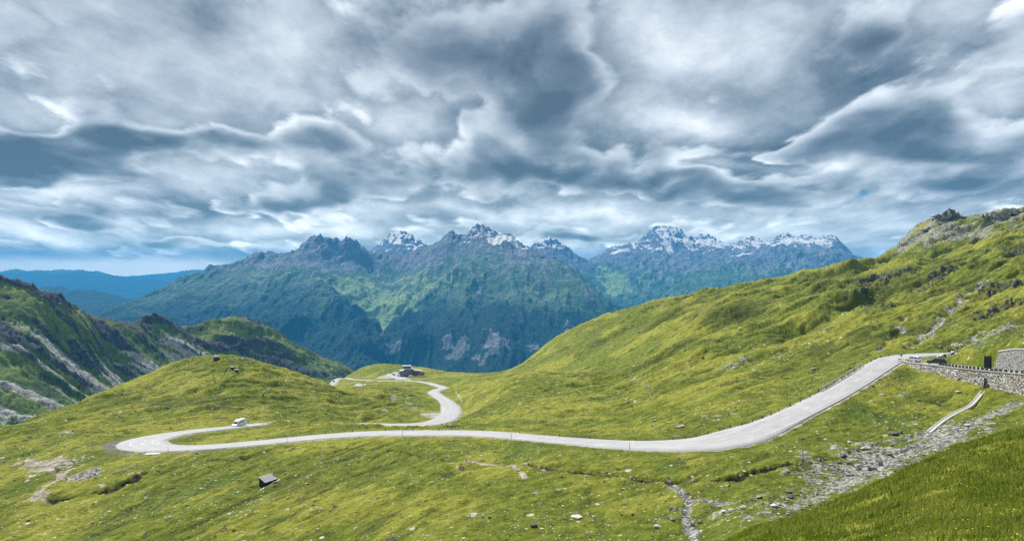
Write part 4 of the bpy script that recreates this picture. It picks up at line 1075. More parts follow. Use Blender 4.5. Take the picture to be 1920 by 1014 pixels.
# ---------------------------------------------------------------- roads
def road_mesh(name, P, wd, mat, i0, i1, dz=0.03, across=6, label=None):
    bm = bmesh.new(); rows = []
    uvl = bm.loops.layers.uv.new('UVMap')
    s = 0; ss = []
    for i in range(i0, i1):
        a = P[max(i - 1, 0)]; b = P[min(i + 1, len(P) - 1)]
        t = (b - a)[:2]; L = math.hypot(*t); nx, ny = -t[1] / L, t[0] / L
        if i > i0:
            s += math.hypot(*(P[i] - P[i - 1])[:2])
        ss.append(s)
        rows.append([bm.verts.new((P[i][0] + nx * wd[i] * f, P[i][1] + ny * wd[i] * f, P[i][2] + dz + .04 * (1 - 4 * f * f) - (.25 if abs(f) > .51 else 0)))
                     for f in [-.515] + [k / across - .5 for k in range(across + 1)] + [.515]])
    n = across + 3
    for r in range(len(rows) - 1):
        for c in range(n - 1):
            f = bm.faces.new((rows[r][c], rows[r + 1][c], rows[r + 1][c + 1], rows[r][c + 1])); f.smooth = True
            for lp, (rr, cc) in zip(f.loops, ((r, c), (r + 1, c), (r + 1, c + 1), (r, c + 1))):
                lp[uvl].uv = (cc / (n - 1), ss[rr])
    bm.normal_update()
    me = bpy.data.meshes.new(name); bm.to_mesh(me); bm.free()
    if me.polygons[0].normal.z < 0:
        me.flip_normals()
    me.materials.append(mat)
    o = bpy.data.objects.new(name, me); COL.objects.link(o); o['kind'] = 'structure'
    return o


def asphalt(name, lo, hi, tint=(1, 1, 1.03)):
    m, T, b = new_mat(name)
    P = T.geo()
    n = T.noise(P, .25, 6, .6); f = T.noise(P, 6, 3, .7)
    uv = T.n.new('ShaderNodeUVMap'); uv.uv_map = 'UVMap'
    u, v, _ = T.sep(uv.outputs[0])
    tr = T.noise(T.comb(T.math('MULTIPLY', u, 9.0), T.math('MULTIPLY', v, .03), 0), 1.0, 3, .5)
    val = T.math('ADD', T.math('MULTIPLY', n, .5), T.math('ADD', T.math('MULTIPLY', f, .2), T.math('MULTIPLY', tr, .3)))
    T.put(b.inputs['Base Color'], T.ramp(val, [(.35, tuple(lo * t for t in tint)), (.65, tuple(hi * t for t in tint))]))
    T.put(b.inputs['Normal'], T.bump(f, .02, .4)); b.inputs['Roughness'].default_value = .8
    return m


pale = asphalt('pale_asphalt', .30, .42)
fresh = asphalt('grey_asphalt', .06, .10)
road_mesh('road', path_a, wid_a, pale, 0, len(path_a))
road_mesh('lower_road', path_b, wid_b, pale, 18, len(path_b))
# ---------------------------------------------------------------- aprons, laybys, markings
def lerp_poly(P, n):
    P = np.array(P, float); L = np.concatenate([[0], np.cumsum(np.hypot(*(P[1:, :2] - P[:-1, :2]).T))])
    t = np.linspace(0, L[-1], n)
    return np.stack([np.interp(t, L, P[:, k]) for k in range(P.shape[1])], 1)


def strip_between(name, A, B, mat, n=40, m=8, dz=.05):
    A = lerp_poly(A, n); B = lerp_poly(B, n)
    bm = bmesh.new(); g = []
    for i in range(n):
        row = []
        for j in range(m + 1):
            x = A[i][0] + (B[i][0] - A[i][0]) * j / m; y = A[i][1] + (B[i][1] - A[i][1]) * j / m
            row.append(bm.verts.new((x, y, float(G.height(x, y)[0]) + dz)))
        g.append(row)
    for i in range(n - 1):
        for j in range(m):
            f = bm.faces.new((g[i][j], g[i + 1][j], g[i + 1][j + 1], g[i][j + 1])); f.smooth = True
    bm.normal_update()
    up = sum(f.normal.z for f in bm.faces)
    if up < 0:
        bmesh.ops.reverse_faces(bm, faces=bm.faces[:])
    me = bpy.data.meshes.new(name); bm.to_mesh(me); bm.free(); me.materials.append(mat)
    me.uv_layers.new(name='UVMap')
    o = bpy.data.objects.new(name, me); COL.objects.link(o); o['kind'] = 'structure'
    return o


def offset(P, wd, i, side, extra):
    a = P[max(i - 1, 0)]; b = P[min(i + 1, len(P) - 1)]; t = (b - a)[:2]; L = math.hypot(*t)
    w = side * (wd[i] / 2 + extra)
    return np.array([P[i][0] - t[1] / L * w, P[i][1] + t[0] / L * w, P[i][2]])


def col_of(p):
    return PX0 + F * p[0] / p[1]


cols_a = np.array([col_of(p) for p in path_a])
tip = int(np.argmin(cols_a))
i0, i1 = tip - 12, tip + 30
A = [offset(path_a, wid_a, i, -1, -.4) for i in range(i0, i1)]
B = [offset(path_a, wid_a, i, -1, -.4 + 5.6 * math.sin(math.pi * (i - i0) / (i1 - 1 - i0)) ** .6) for i in range(i0, i1)]
strip_between('layby', A, B, fresh, 50, 5, .0)
W = lambda x, y: tuple(G.hit(x, y))
strip_between('gravel_layby', [W(802, 773.5), W(812, 773.5), W(822, 774), W(832, 776)], [W(802, 775), W(807, 779.5), W(811, 783), W(814, 786.5)], asphalt('old_asphalt', .26, .33), 30, 8, .10)
strip_between('car_park', [W(724, 704), W(726, 701), W(735, 699), W(748, 698)], [W(742, 711.5), W(752, 712), W(764, 713), W(778, 712.5)], pale, 30, 10, .25)
strip_between('paved_strip', [W(664, 722), W(668, 719.8), W(678, 719.5), W(687, 719.5)], [W(668, 724), W(674, 724.6), W(682, 724), W(684, 722.5)], asphalt('old_asphalt_b', .32, .4), 24, 5, .2)
# surface of the parking place behind the wall
ws = lerp_poly(wall_line, 90)
arcw = np.linspace(0, 1, 90) * np.sum(np.hypot(*(wall_line[1:, :2] - wall_line[:-1, :2]).T))
wn = []
for i in range(90):
    t = (ws[min(i + 1, 89)] - ws[max(i - 1, 0)])[:2]; L = math.hypot(*t); wn.append((-t[1] / L, t[0] / L))
lw = np.interp(arcw, [0, 8, 30, 100], [1.6, 6.6, 8.6, 10.6])
def lot_sheet():
    bm = bmesh.new(); g = []
    for i in range(2, 90):
        g.append([bm.verts.new((ws[i][0] + wn[i][0] * lw[i] * j / 6, ws[i][1] + wn[i][1] * lw[i] * j / 6, ws[i][2] + .02)) for j in range(7)])
    for a, b in zip(g, g[1:]):
        for j in range(6):
            bm.faces.new((a[j], b[j], b[j + 1], a[j + 1]))
    bm.normal_update()
    if sum(f.normal.z for f in bm.faces) < 0:
        bmesh.ops.reverse_faces(bm, faces=bm.faces[:])
    me = bpy.data.meshes.new('parking_place'); bm.to_mesh(me); bm.free(); me.materials.append(pale); me.uv_layers.new(name='UVMap')
    o = bpy.data.objects.new('parking_place', me); COL.objects.link(o); o['kind'] = 'structure'


lot_sheet()


def markings():
    bm = bmesh.new()

    def piece(P, i, k, off, w):
        r = []
        for q in range(i, min(i + k + 1, len(P) - 1)):
            a = P[max(q - 1, 0)]; b = P[q + 1]; t = (b - a)[:2]; L = math.hypot(*t); nx, ny = -t[1] / L, t[0] / L
            r.append([bm.verts.new((P[q][0] + nx * (off + s), P[q][1] + ny * (off + s), P[q][2] + .088)) for s in (-w / 2, w / 2)])
        for a, b in zip(r, r[1:]):
            bm.faces.new((a[0], a[1], b[1], b[0]))
    for P in (path_a, path_b[24:]):
        for i in range(4, len(P) - 8, 6):
            piece(P, i, 2, 0, .13)
    for i in range(0, len(path_a) - 8, 6):
        piece(path_a, i, 6, 3.05, .14); piece(path_a, i, 6, -3.05, .14)
    bm.normal_update()
    for f in bm.faces:
        if f.normal.z < 0:
            f.normal_flip()
    me = bpy.data.meshes.new('road_markings'); bm.to_mesh(me); bm.free()
    m, T, b = new_mat('white_paint'); T.put(b.inputs['Base Color'], T.ramp(T.noise(T.geo(), 3, 4, .7), [(.35, .55), (.55, .82)]))
    me.materials.append(m)
    o = bpy.data.objects.new('road_markings', me); COL.objects.link(o); o['kind'] = 'structure'


markings()

# ---------------------------------------------------------------- object helpers
def simple(name, col, rough=.7, metal=0.0, var=.25, scale=4.0, spec=.3, alpha=None):
    m, T, b = new_mat(name)
    P = T.n.new('ShaderNodeTexCoord').outputs['Object']
    n = T.noise(P, scale, 5, .65)
    T.put(b.inputs['Base Color'], T.ramp(n, [(.3, tuple(c * (1 - var) for c in col)), (.7, tuple(min(1, c * (1 + var)) for c in col))]))
    b.inputs['Roughness'].default_value = rough; b.inputs['Metallic'].default_value = metal
    b.inputs['Specular IOR Level'].default_value = spec
    return m


def stone_mat(name, lo, hi, scale=1.2, tint=(1, 1, .97)):
    m, T, b = new_mat(name)
    P = T.n.new('ShaderNodeTexCoord').outputs['Object']
    oi = T.n.new('ShaderNodeObjectInfo').outputs['Random']
    n = T.noise(T.vmath('ADD', P, T.comb(T.math('MULTIPLY', oi, 50.0), 0, 0)), scale, 7, .7)
    n2 = T.noise(P, scale * 6, 4, .7)
    v = T.math('ADD', T.math('ADD', T.math('MULTIPLY', n, .6), T.math('MULTIPLY', n2, .4)), T.math('MULTIPLY', T.math('SUBTRACT', oi, .5), .16))
    T.put(b.inputs['Base Color'], T.ramp(v, [(.3, tuple(lo * t for t in tint)), (.5, tuple((lo + hi) / 2 * t for t in tint)), (.7, tuple(hi * t for t in tint))]))
    T.put(b.inputs['Normal'], T.bump(T.math('ADD', n, n2), .25, .8))
    return m


def masonry(name, scale=1.9, lo=.10, hi=.52, warm=.5):
    """rubble masonry: irregular stones with dark joints"""
    m, T, b = new_mat(name)
    P = T.geo(); x, y, z = T.sep(P)
    h = T.math('ADD', T.math('MULTIPLY', x, .8), T.math('MULTIPLY', y, -.6))
    q = T.comb(h, T.math('MULTIPLY', z, 1.55), 0)
    q = T.vmath('ADD', q, T.vmath('SCALE', T.noise(q, 1.2, 2, .5, out='Color'), .25))
    d = T.voronoi(q, scale, 'DISTANCE_TO_EDGE'); c = T.voronoi(q, scale, out='Color'); r, g, bb = T.sep(c)
    n = T.noise(P, 3, 5, .7)
    col = T.ramp(T.math('ADD', T.math('MULTIPLY', r, .7), T.math('MULTIPLY', n, .35)), [(.1, (lo, lo, lo * .95)), (.5, ((lo + hi) / 2, (lo + hi) / 2 * .97, (lo + hi) / 2 * .9)), (.95, (hi, hi * .98, hi * .93))])
    col = T.mix(T.math('MULTIPLY', T.math('GREATER_THAN', g, .78), warm), col, (.36, .23, .13))
    j = T.step(d, .03, .09)
    T.put(b.inputs['Base Color'], T.mix(j, (.035, .034, .03), col))
    T.put(b.inputs['Normal'], T.bump(T.math('ADD', T.math('MULTIPLY', T.step(d, .0, .16), .6), T.math('MULTIPLY', n, .3)), .25, .9))
    return m


M = dict(
    white=simple('white_paintwork', (.80, .81, .82), .35, var=.04, spec=.5), black=simple('black_paintwork', (.025, .03, .045), .25, var=.2, spec=.6),
    glass=simple('dark_glass', (.02, .025, .03), .12, var=.2, spec=.7), rubber=simple('tyre_rubber', (.02, .02, .02), .9), rim=simple('wheel_metal', (.4, .4, .42), .4, .8),
    red=simple('lamp_red', (.35, .02, .02), .3), lamp=simple('lamp_clear', (.7, .7, .68), .2), steel=simple('galvanised_steel', (.42, .43, .44), .5, .4), dark=simple('dark_board', (.018, .022, .024), .7, scale=2),
    wood=simple('weathered_wood', (.12, .09, .06), .9, scale=6), darkwood=simple('dark_wood', (.035, .028, .022), .9, scale=6), roofmetal=simple('roof_metal', (.42, .46, .50), .5, .1), concrete=simple('concrete', (.50, .48, .44), .9, scale=2),
    cream=simple('cream_render', (.62, .58, .48), .9, scale=.6), greywall=simple('grey_cladding', (.14, .16, .19), .8, scale=.6, var=.3), orange=simple('larch_cladding', (.50, .27, .10), .8, scale=1.2), brown=simple('brown_cladding', (.30, .20, .14), .8, scale=1),
    rockl=stone_mat('pale_stone', .32, .78), rockm=stone_mat('grey_stone', .12, .42), rockd=stone_mat('dark_stone', .045, .20, tint=(1, 1.02, 1.05)), guard=stone_mat('guard_stone', .035, .12), rubble=masonry('rubble_masonry', lo=.22, hi=.85, warm=.5), slab=masonry('laid_stone', 3.2, .45, .75, .1),
    coping=simple('coping_stone', (.50, .48, .42), .9, scale=1.5), skin=simple('skin', (.5, .32, .24), .6), navy=simple('dark_jacket', (.015, .018, .03), .9), jeans=simple('dark_trousers', (.02, .022, .03), .9), hair=simple('brown_hair', (.04, .025, .015), .9),
    wool=simple('white_wool', (.85, .80, .66), 1, scale=12, var=.3), woolD=simple('dark_wool', (.03, .025, .02), 1, scale=12), face=simple('sheep_face', (.6, .54, .42), .9), asph=pale)


class MB:
    def __init__(self):
        self.bm = bmesh.new()

    def box(self, x0, x1, y0, y1, z0, z1, top=None, bevel=0):
        """top = (x0,x1,y0,y1) of the upper face when the block tapers"""
        t = top or (x0, x1, y0, y1)
        v = [self.bm.verts.new(p) for p in ((x0, y0, z0), (x1, y0, z0), (x1, y1, z0), (x0, y1, z0), (t[0], t[2], z1), (t[1], t[2], z1), (t[1], t[3], z1), (t[0], t[3], z1))]
        for f in ((0, 3, 2, 1), (4, 5, 6, 7), (0, 1, 5, 4), (1, 2, 6, 5), (2, 3, 7, 6), (3, 0, 4, 7)):
            self.bm.faces.new([v[i] for i in f])
        return self

    def prism(self, poly, y0, y1, axis='y'):
        """polygon of (a, z) pushed along an axis"""
        def P(a, z, s):
            return (a, s, z) if axis == 'y' else (s, a, z)
        A = [self.bm.verts.new(P(a, z, y0)) for a, z in poly]; B = [self.bm.verts.new(P(a, z, y1)) for a, z in poly]
        self.bm.faces.new(A); self.bm.faces.new(B[::-1])
        n = len(poly)
        for i in range(n):
            self.bm.faces.new((A[i], B[i], B[(i + 1) % n], A[(i + 1) % n]))
        return self

    def cyl(self, p, q, r0, r1=None, n=10):
        p = Vector(p); q = Vector(q); r1 = r0 if r1 is None else r1
        d = (q - p).normalized(); u = d.orthogonal().normalized(); v = d.cross(u)
        A = []; B = []
        for k in range(n):
            a = 2 * math.pi * k / n; w = u * math.cos(a) + v * math.sin(a)
            A.append(self.bm.verts.new(p + w * r0)); B.append(self.bm.verts.new(q + w * r1))
        self.bm.faces.new(A[::-1]); self.bm.faces.new(B)
        for k in range(n):
            self.bm.faces.new((A[k], A[(k + 1) % n], B[(k + 1) % n], B[k]))
        return self

    def loft(self, rings, cap=True):
        R = [[self.bm.verts.new(p) for p in r] for r in rings]
        n = len(rings[0])
        for a, b in zip(R, R[1:]):
            for k in range(n):
                self.bm.faces.new((a[k], a[(k + 1) % n], b[(k + 1) % n], b[k]))
        if cap:
            self.bm.faces.new(R[0][::-1]); self.bm.faces.new(R[-1])
        return self

    def quad(self, *p):
        self.bm.faces.new([self.bm.verts.new(q) for q in p]); return self

    def hull(self, pts):
        vs = [self.bm.verts.new(p) for p in pts]
        r = bmesh.ops.convex_hull(self.bm, input=vs)
        bmesh.ops.delete(self.bm, geom=[g for g in r['geom_interior'] if isinstance(g, bmesh.types.BMVert)], context='VERTS')
        return self

    def build(self, name, mat, parent=None, smooth=False, bevel=0):
        bm = self.bm
        if bevel:
            bmesh.ops.bevel(bm, geom=bm.edges[:], offset=bevel, segments=2, affect='EDGES', profile=.6, clamp_overlap=True)
        bmesh.ops.recalc_face_normals(bm, faces=bm.faces[:])
        if smooth:
            for f in bm.faces:
                f.smooth = True
        me = bpy.data.meshes.new(name); bm.to_mesh(me); bm.free(); me.materials.append(mat)
        o = bpy.data.objects.new(name, me); COL.objects.link(o)
        if parent is not None:
            o.parent = parent
        return o


def tag(o, label, cat_, group=None, kind=None):
    o['label'] = label; o['category'] = cat_
    if group:
        o['group'] = group
    if kind:
        o['kind'] = kind
    return o


def thing(name, label, cat_, loc, rz=0, group=None):
    o = bpy.data.objects.new(name, None); COL.objects.link(o)
    o.location = loc; o.rotation_euler = (0, 0, rz); o.empty_display_size = .3
    return tag(o, label, cat_, group)


def copy_thing(root, loc, rz, label=None, scale=None):
    def cp(o, par):
        c = o.copy(); COL.objects.link(c)
        if par is not None:
            c.parent = par
        for ch in list(o.children):
            cp(ch, c)
        return c
    r = cp(root, None); r.location = loc; r.rotation_euler = (0, 0, rz)
    if scale:
        r.scale = (scale,) * 3
    if label:
        r['label'] = label
    return r


def on_ground(x, y, dz=0.0):
    return Vector((x, y, float(G.height(x, y)[0]) + dz))


# ---------------------------------------------------------------- retaining wall, guard stones, parking place furniture
def build_wall():
    root = thing('retaining_wall', 'long rubble stone retaining wall carrying the parking place on the right', 'wall', tuple(ws[0]))
    o0 = Vector(ws[0]); body = MB(); cop = MB()
    ring = []; rc = []
    for i in range(0, 90):
        p = Vector(ws[i]); n = Vector((wn[i][0], wn[i][1], 0))
        base = p - n * .55
        gz = min(float(G.height(*(p - n * k)[:2])[0]) for k in (.9, 1.6, 2.4)) - 1.2
        zb = min(gz, p.z - .6)
        bat = .10 * (p.z - zb)
        ring.append([p - n * (.62 + bat) - o0 + Vector((0, 0, zb - p.z)), p - n * .62 - o0 + Vector((0, 0, .05)), p - n * .02 - o0 + Vector((0, 0, .05)), p - n * .02 - o0 + Vector((0, 0, zb - p.z))])
        rc.append([p - n * .74 - o0 + Vector((0, 0, .052)), p - n * .74 - o0 + Vector((0, 0, .27)), p + n * .08 - o0 + Vector((0, 0, .27)), p + n * .08 - o0 + Vector((0, 0, .052))])
    body.loft(ring).build('masonry', M['rubble'], root)
    cop.loft(rc).build('coping', M['coping'], root)


build_wall()
g = MB().box(-.27, .27, -.2, .2, -.05, .62, (-.24, .24, -.17, .17)).build('guard_stone', M['guard'], bevel=.04)
tag(g, 'dark squared guard stone in the row on top of the retaining wall', 'guard stone', 'guard stones along the retaining wall')
wcols = np.array([col_of(p) for p in ws])
gx_ = [925, 960, 993, 1027, 1062, 1097, 1133, 1170, 1207, 1245, 1285, 1328, 1372, 1420, 1470, 1517, 1567, 1622, 1680, 1737, 1795]
for k, gx in enumerate(gx_ + [1856, 1918]):
    i = float(np.interp(1600 + gx / 5.634, wcols, np.arange(90))); a = int(i); f = i - a
    p = Vector(ws[a]).lerp(Vector(ws[min(a + 1, 89)]), f); n = wn[a]
    o = g if k == 0 else g.copy()
    if k:
        COL.objects.link(o)
    o.location = (p.x - n[0] * .3, p.y - n[1] * .3, p.z + .27); o.rotation_euler = (0, 0, math.atan2(n[1], n[0]) - math.pi / 2)
for k, px in enumerate((1705, 1712, 1720)):
    i = int(np.interp(px, wcols, np.arange(90))); p = Vector(ws[i]); n = wn[i]
    o = g.copy(); COL.objects.link(o); o.scale = (.6, .6, .5)
    tag(o, 'small low dark stone on the wall between the white car and the black car', 'guard stone', 'low stones on the wall near the cars')
    o.location = (p.x - n[0] * .3, p.y - n[1] * .3, p.z + .27)
# water outlet and concrete chute
def wall_pt(px, dn, dz):
    i = int(np.interp(px, wcols, np.arange(90))); p = Vector(ws[i])
    return Vector((p.x + wn[i][0] * dn, p.y + wn[i][1] * dn, p.z + dz))


wp = wall_pt(1857, -1.25, 0)
root = thing('drain_outlet', 'black water outlet running down the face of the stone wall', 'drain', tuple(wp))
MB().cyl((.35, .25, -2.0), (0, 0, -2.4), .22).cyl((0, 0, -2.4), (-.15, -.15, -3.3), .22).cyl((-.15, -.15, -3.3), (-.5, -.5, -4.6), .24).build('pipe', M['dark'], root)
MB().cyl((.32, .3, -1.6), (.42, .38, -2.2), .32).build('mouth', M['dark'], root)
ca, cb = Vector((wp.x - .5, wp.y - .6, wp.z - 4.6)), G.hit(1742, 812)
chs = [np.array(tuple(ca.lerp(cb, k / 24))) for k in range(25)]
gz = np.array([float(G.height(c[0], c[1])[0]) + .15 for c in chs]); gz[0] = gz[1]
for _ in range(6):
    gz[1:-1] = (gz[:-2] + gz[1:-1] + gz[2:]) / 3
for c, z in zip(chs, gz):
    c[2] = z
o0 = Vector(chs[0])
r1 = []; r2 = []; r3 = []
for i in range(len(chs)):
    t = (chs[min(i + 1, len(chs) - 1)] - chs[max(i - 1, 0)])[:2]; L = math.hypot(*t); nx, ny = -t[1] / L, t[0] / L
    def q(off, z):
        off *= .62
        x, y = chs[i][0] + nx * off, chs[i][1] + ny * off
        return Vector((x, y, chs[i][2] + z)) - o0
    r1.append([q(-.5, -.3), q(-.5, .08), q(.5, .08), q(.5, -.3)])
    r2.append([q(-.72, -.4), q(-.72, .2), q(-.52, .2), q(-.52, -.4)]); r3.append([q(.52, -.4), q(.52, .2), q(.72, .2), q(.72, -.4)])
root = thing('drain_chute', 'straight concrete chute running downhill from the foot of the wall', 'drain chute', tuple(o0))
MB().loft(r1).build('channel_bed', simple('wet_concrete', (.42, .42, .41), .6), root)
kc = simple('grey_kerb', (.58, .57, .54), .9)
MB().loft(r2).build('kerb', kc, root); MB().loft(r3).build('kerb', kc, root)

# stone-clad shelter at the right edge
sb = wall_pt(1846, 2.6, 0.0)
Dm = sb.y / F
root = thing('stone_shelter', 'low building clad in grey laid stone with slanting left edge beside the wall', 'building', tuple(sb), math.radians(-34))
hgt = 39 * Dm
bt = lambda z: (z + .6) * .75
prof = [(0, -.6), (1.3, hgt * .86), (4.6, hgt), (22, hgt * 1.02), (24, -.6)]
MB().loft([[(x, bt(z), z) for x, z in prof], [(x, bt(z) + 1.2, z) for x, z in prof]]).build('wall', M['slab'], root)
rp = [(1.25, hgt * .86 + .02), (4.6, hgt + .02), (22.05, hgt * 1.02 + .02), (22.05, hgt * 1.02 + .16), (4.55, hgt + .16), (1.2, hgt * .86 + .16)]
MB().loft([[(x, bt(z) - .1, z) for x, z in rp], [(x, bt(z) + 1.3, z) for x, z in rp]]).build('roof', simple('stone_roof', (.5, .5, .49), .9), root)
# dark notice board standing on loose stones
nb2 = wall_pt(1845, 2.0, 0.0)
root = thing('notice_board', 'tall black board standing on pale stones beside the stone building', 'board', tuple(nb2), math.radians(-12))
h = 26 * nb2.y / F
MB().box(-.66, .66, -.05, .05, .45, h).build('panel', M['dark'], root)
for x in (-.72, .72):
    MB().box(x - .07, x + .07, -.09, .09, -.2, h + .08).build('post', M['darkwood'], root)
MB().box(-.82, .82, -.12, .12, h + .083, h + .22).build('top_rail', M['darkwood'], root)
for k in range(5):
    MB().box(-.52, .42 - .1 * (k % 2), -.064, -.054, h - .55 - .5 * k, h - .47 - .5 * k).build('line_of_print', simple('faded_print', (.10, .13, .13)), root)
root = thing('stone_pile', 'heap of pale rubble at the foot of the tall black board', 'stones', tuple(nb2 + Vector((.2, -1.2, 0))))
rs = np.random.default_rng(5)
for k in range(11):
    c = np.array([rs.uniform(-1.7, 1.7), rs.uniform(-.5, .5), rs.uniform(.1, .35)])
    pts = [tuple(c + rs.normal(size=3) * (.22, .18, .13)) for _ in range(12)]
    MB().hull(pts).build('stone', M['rockl'], root)

# ---------------------------------------------------------------- vehicles
def car(name, label, paint, L=4.4, Wd=1.8, H=1.5, cat_='car', kind='hatch', loc=(0, 0, 0), rz=0, group=None, detail=True):
    """front of the car points along +x"""
    root = thing(name, label, cat_, loc, rz, group)
    w = Wd / 2; z0 = .22; be = H * .60
    if kind == 'hatch':
        st = [(.50, .34, .40, .40, .82, .80), (.47, .20, .46, .47, .93, .90), (.38, .18, .57, .58, .98, .94), (.22, .18, .62, .64, 1, .94), (.05, .18, .63, .98, 1, .76), (-.12, .18, .64, 1.0, 1, .75), (-.34, .18, .65, .97, 1, .74), (-.46, .20, .66, .70, .97, .90), (-.50, .30, .60, .62, .92, .86)]
        glass = (3, 7)
    ring = []
    for (x, zb, zb2, zt, wb, wt) in st:
        X = x * L; zbm = zb * H + .06
        ring.append([(X, -w * wb * .93, zbm), (X, -w * wb, (zbm + zb2 * H) / 2), (X, -w * wb, zb2 * H), (X, -w * wt, max(zt, zb2 + .002) * H), (X, 0, max(zt, zb2 + .002) * H * 1.012), (X, w * wt, max(zt, zb2 + .002) * H), (X, w * wb, zb2 * H), (X, w * wb, (zbm + zb2 * H) / 2), (X, w * wb * .93, zbm)])
    MB().loft(ring).build('body', paint, root, smooth=False)
    e = .012

    def pt(k, belt, s, f=0.0):
        x, zb, zb2, zt, wb, wt = st[k]
        return Vector((x * L, s * (w * (wb if belt else wt)), (zb2 if belt else max(zt, zb2)) * H))
    for s in (-1, 1):
        gm = MB()
        for a in range(3, 7):
            A, B, C_, D_ = pt(a, 1, s), pt(a + 1, 1, s), pt(a + 1, 0, s), pt(a, 0, s)
            c = (A + B + C_ + D_) / 4
            P = [c + (v - c) * .84 + Vector((0, s * e * 2, .01)) for v in (A, B, C_, D_)]
            gm.quad(*P)
        gm.build('side_window', M['glass'], root)
    for nm, a, b in (('windscreen', 3, 4), ('rear_window', 7, 6)):
        dx = Vector(((.5 if a < b else -.5) * .04, 0, .02))
        A, B, C_, D_ = pt(a, 0, -1), pt(a, 0, 1), pt(b, 0, 1), pt(b, 0, -1)
        c = (A + B + C_ + D_) / 4
        MB().quad(*[c + (v - c) * .86 + dx + Vector((0, 0, .015)) for v in (A, B, C_, D_)]).build(nm, M['glass'], root)
    r = .33 * H / 1.5
    for x in (L * .31, -L * .30):
        for s in (-1, 1):
            tw = MB().cyl((x, s * (w - .2), r), (x, s * (w + .012), r), r, n=18).build('wheel', M['rubber'], root)
            MB().cyl((x, s * (w - .1), r), (x, s * (w + .02), r), r * .62, n=14).build('rim', M['rim'], tw)
    for s in (-1, 1):
        MB().box(L * .462, L * .492, s * w * .62 - .16, s * w * .62 + .16, H * .40, H * .47).build('headlight', M['lamp'], root)
        MB().box(-L * .505, -L * .475, s * w * .74 - .1, s * w * .74 + .1, H * .50, H * .62).build('tail_light', M['red'], root)
        MB().box(L * .14, L * .18, s * (w + .09) - .09, s * (w + .09) + .09, H * .62, H * .71).build('mirror', paint, root)
    MB().box(-L * .512, -L * .503, -.26, .26, H * .33, H * .40).build('number_plate', M['lamp'], root)
    return root


bp = wall_pt(1741, 2.6, .03)
car('black_car', 'black estate car parked behind the wall seen from its rear', M['black'], 4.7, 1.9, 1.62, loc=tuple(bp), rz=math.radians(148))
wpz = wall_pt(1703, 1.6, .03)
car('white_car', 'white hatchback at the left end of the parking place', M['white'], 4.2, 1.75, 1.5, loc=tuple(wpz), rz=math.radians(125))


def motorhome():
    i = int(np.argmin(np.abs(cols_a[:tip] - 452))); p = path_a[i]; t = path_a[i + 3] - path_a[i - 3]
    a = math.atan2(t[1], t[0]); n = np.array([-t[1], t[0]]) / math.hypot(t[0], t[1])
    root = thing('motorhome', 'white motorhome driving towards the hairpin bend', 'motorhome', (p[0] - n[0] * 1.3, p[1] - n[1] * 1.3, p[2] + .06), a)
    root.scale = (1.12, 1, .88)
    L, w = 6.3, 1.08
    st = [(3.15, .45, .75, 1.0, .78), (3.05, .35, 1.05, 1.10, .92), (2.35, .32, 1.30, 1.34, .98), (1.75, .32, 1.45, 2.15, .92), (1.45, .32, 1.5, 2.62, .97), (.9, .32, 1.5, 2.80, 1.0), (-2.2, .32, 1.5, 2.82, 1.0), (-2.95, .34, 1.5, 2.62, .99), (-3.15, .42, 1.5, 2.30, .97)]
    ring = []
    for (x, zb, zm, zt, ww) in st:
        q = .10 if zt > 2 else .03
        W_ = w * ww
        ring.append([(x, -W_ * .96, zb), (x, -W_, zb + .2), (x, -W_, zm), (x, -W_ * .98, zt - q * 1.6), (x, -W_ * .86, zt), (x, W_ * .86, zt), (x, W_ * .98, zt - q * 1.6), (x, W_, zm), (x, W_, zb + .2), (x, W_ * .96, zb)])
    MB().loft(ring).build('body', M['white'], root)
    for s in (-1, 1):
        y = s * (w + .012)
        f = MB().quad((1.92, y * .985, 1.34), (1.25, y * .995, 1.36), (1.25, y * .985, 1.95), (1.55, y * .975, 1.90)).build('cab_window', M['glass'], root)
        MB().quad((.85, y, 1.50), (-1.5, y, 1.58), (-1.7, y, 1.95), (.75, y, 1.98)).build('side_window', M['glass'], root)
        MB().box(-2.9, 3.0, y - .02, y + .02, .34, .52).build('skirt', M['steel'], root)
        MB().box(3.0, 3.13, s * .72 - .15, s * .72 + .15, .78, .98).build('headlight', M['lamp'], root)
        MB().box(-3.19, -3.1, s * .9 - .08, s * .9 + .08, .8, 1.3).build('tail_light', M['red'], root)
        MB().box(1.9, 2.05, s * (w + .16) - .1, s * (w + .16) + .1, 1.35, 1.65).build('mirror', M['dark'], root)
        for x in (2.15, -1.75):
            tw = MB().cyl((x, s * (w - .28), .34), (x, s * (w + .03), .34), .34, n=20).build('wheel', M['rubber'], root)
            MB().cyl((x, s * w, .34), (x, s * (w + .045), .34), .2, n=14).build('rim', M['rim'], tw)
    MB().quad((2.36, -.86, 1.37), (2.36, .86, 1.37), (1.80, .80, 2.10), (1.80, -.80, 2.10)).build('windscreen', M['glass'], root)
    MB().box(-1.3, -.3, -.4, .4, 2.80, 2.90).build('roof_hatch', M['steel'], root)


motorhome()


def on_path(P, px, lane, i_from=0):
    cols = np.array([col_of(p) for p in P]); k = i_from + int(np.argmin(np.abs(cols[i_from:] - px)))
    t = P[min(k + 2, len(P) - 1)] - P[k - 2]; n = np.array([-t[1], t[0]]) / math.hypot(t[0], t[1])
    return (P[k][0] + n[0] * lane, P[k][1] + n[1] * lane, P[k][2] + .08), math.atan2(t[1], t[0])


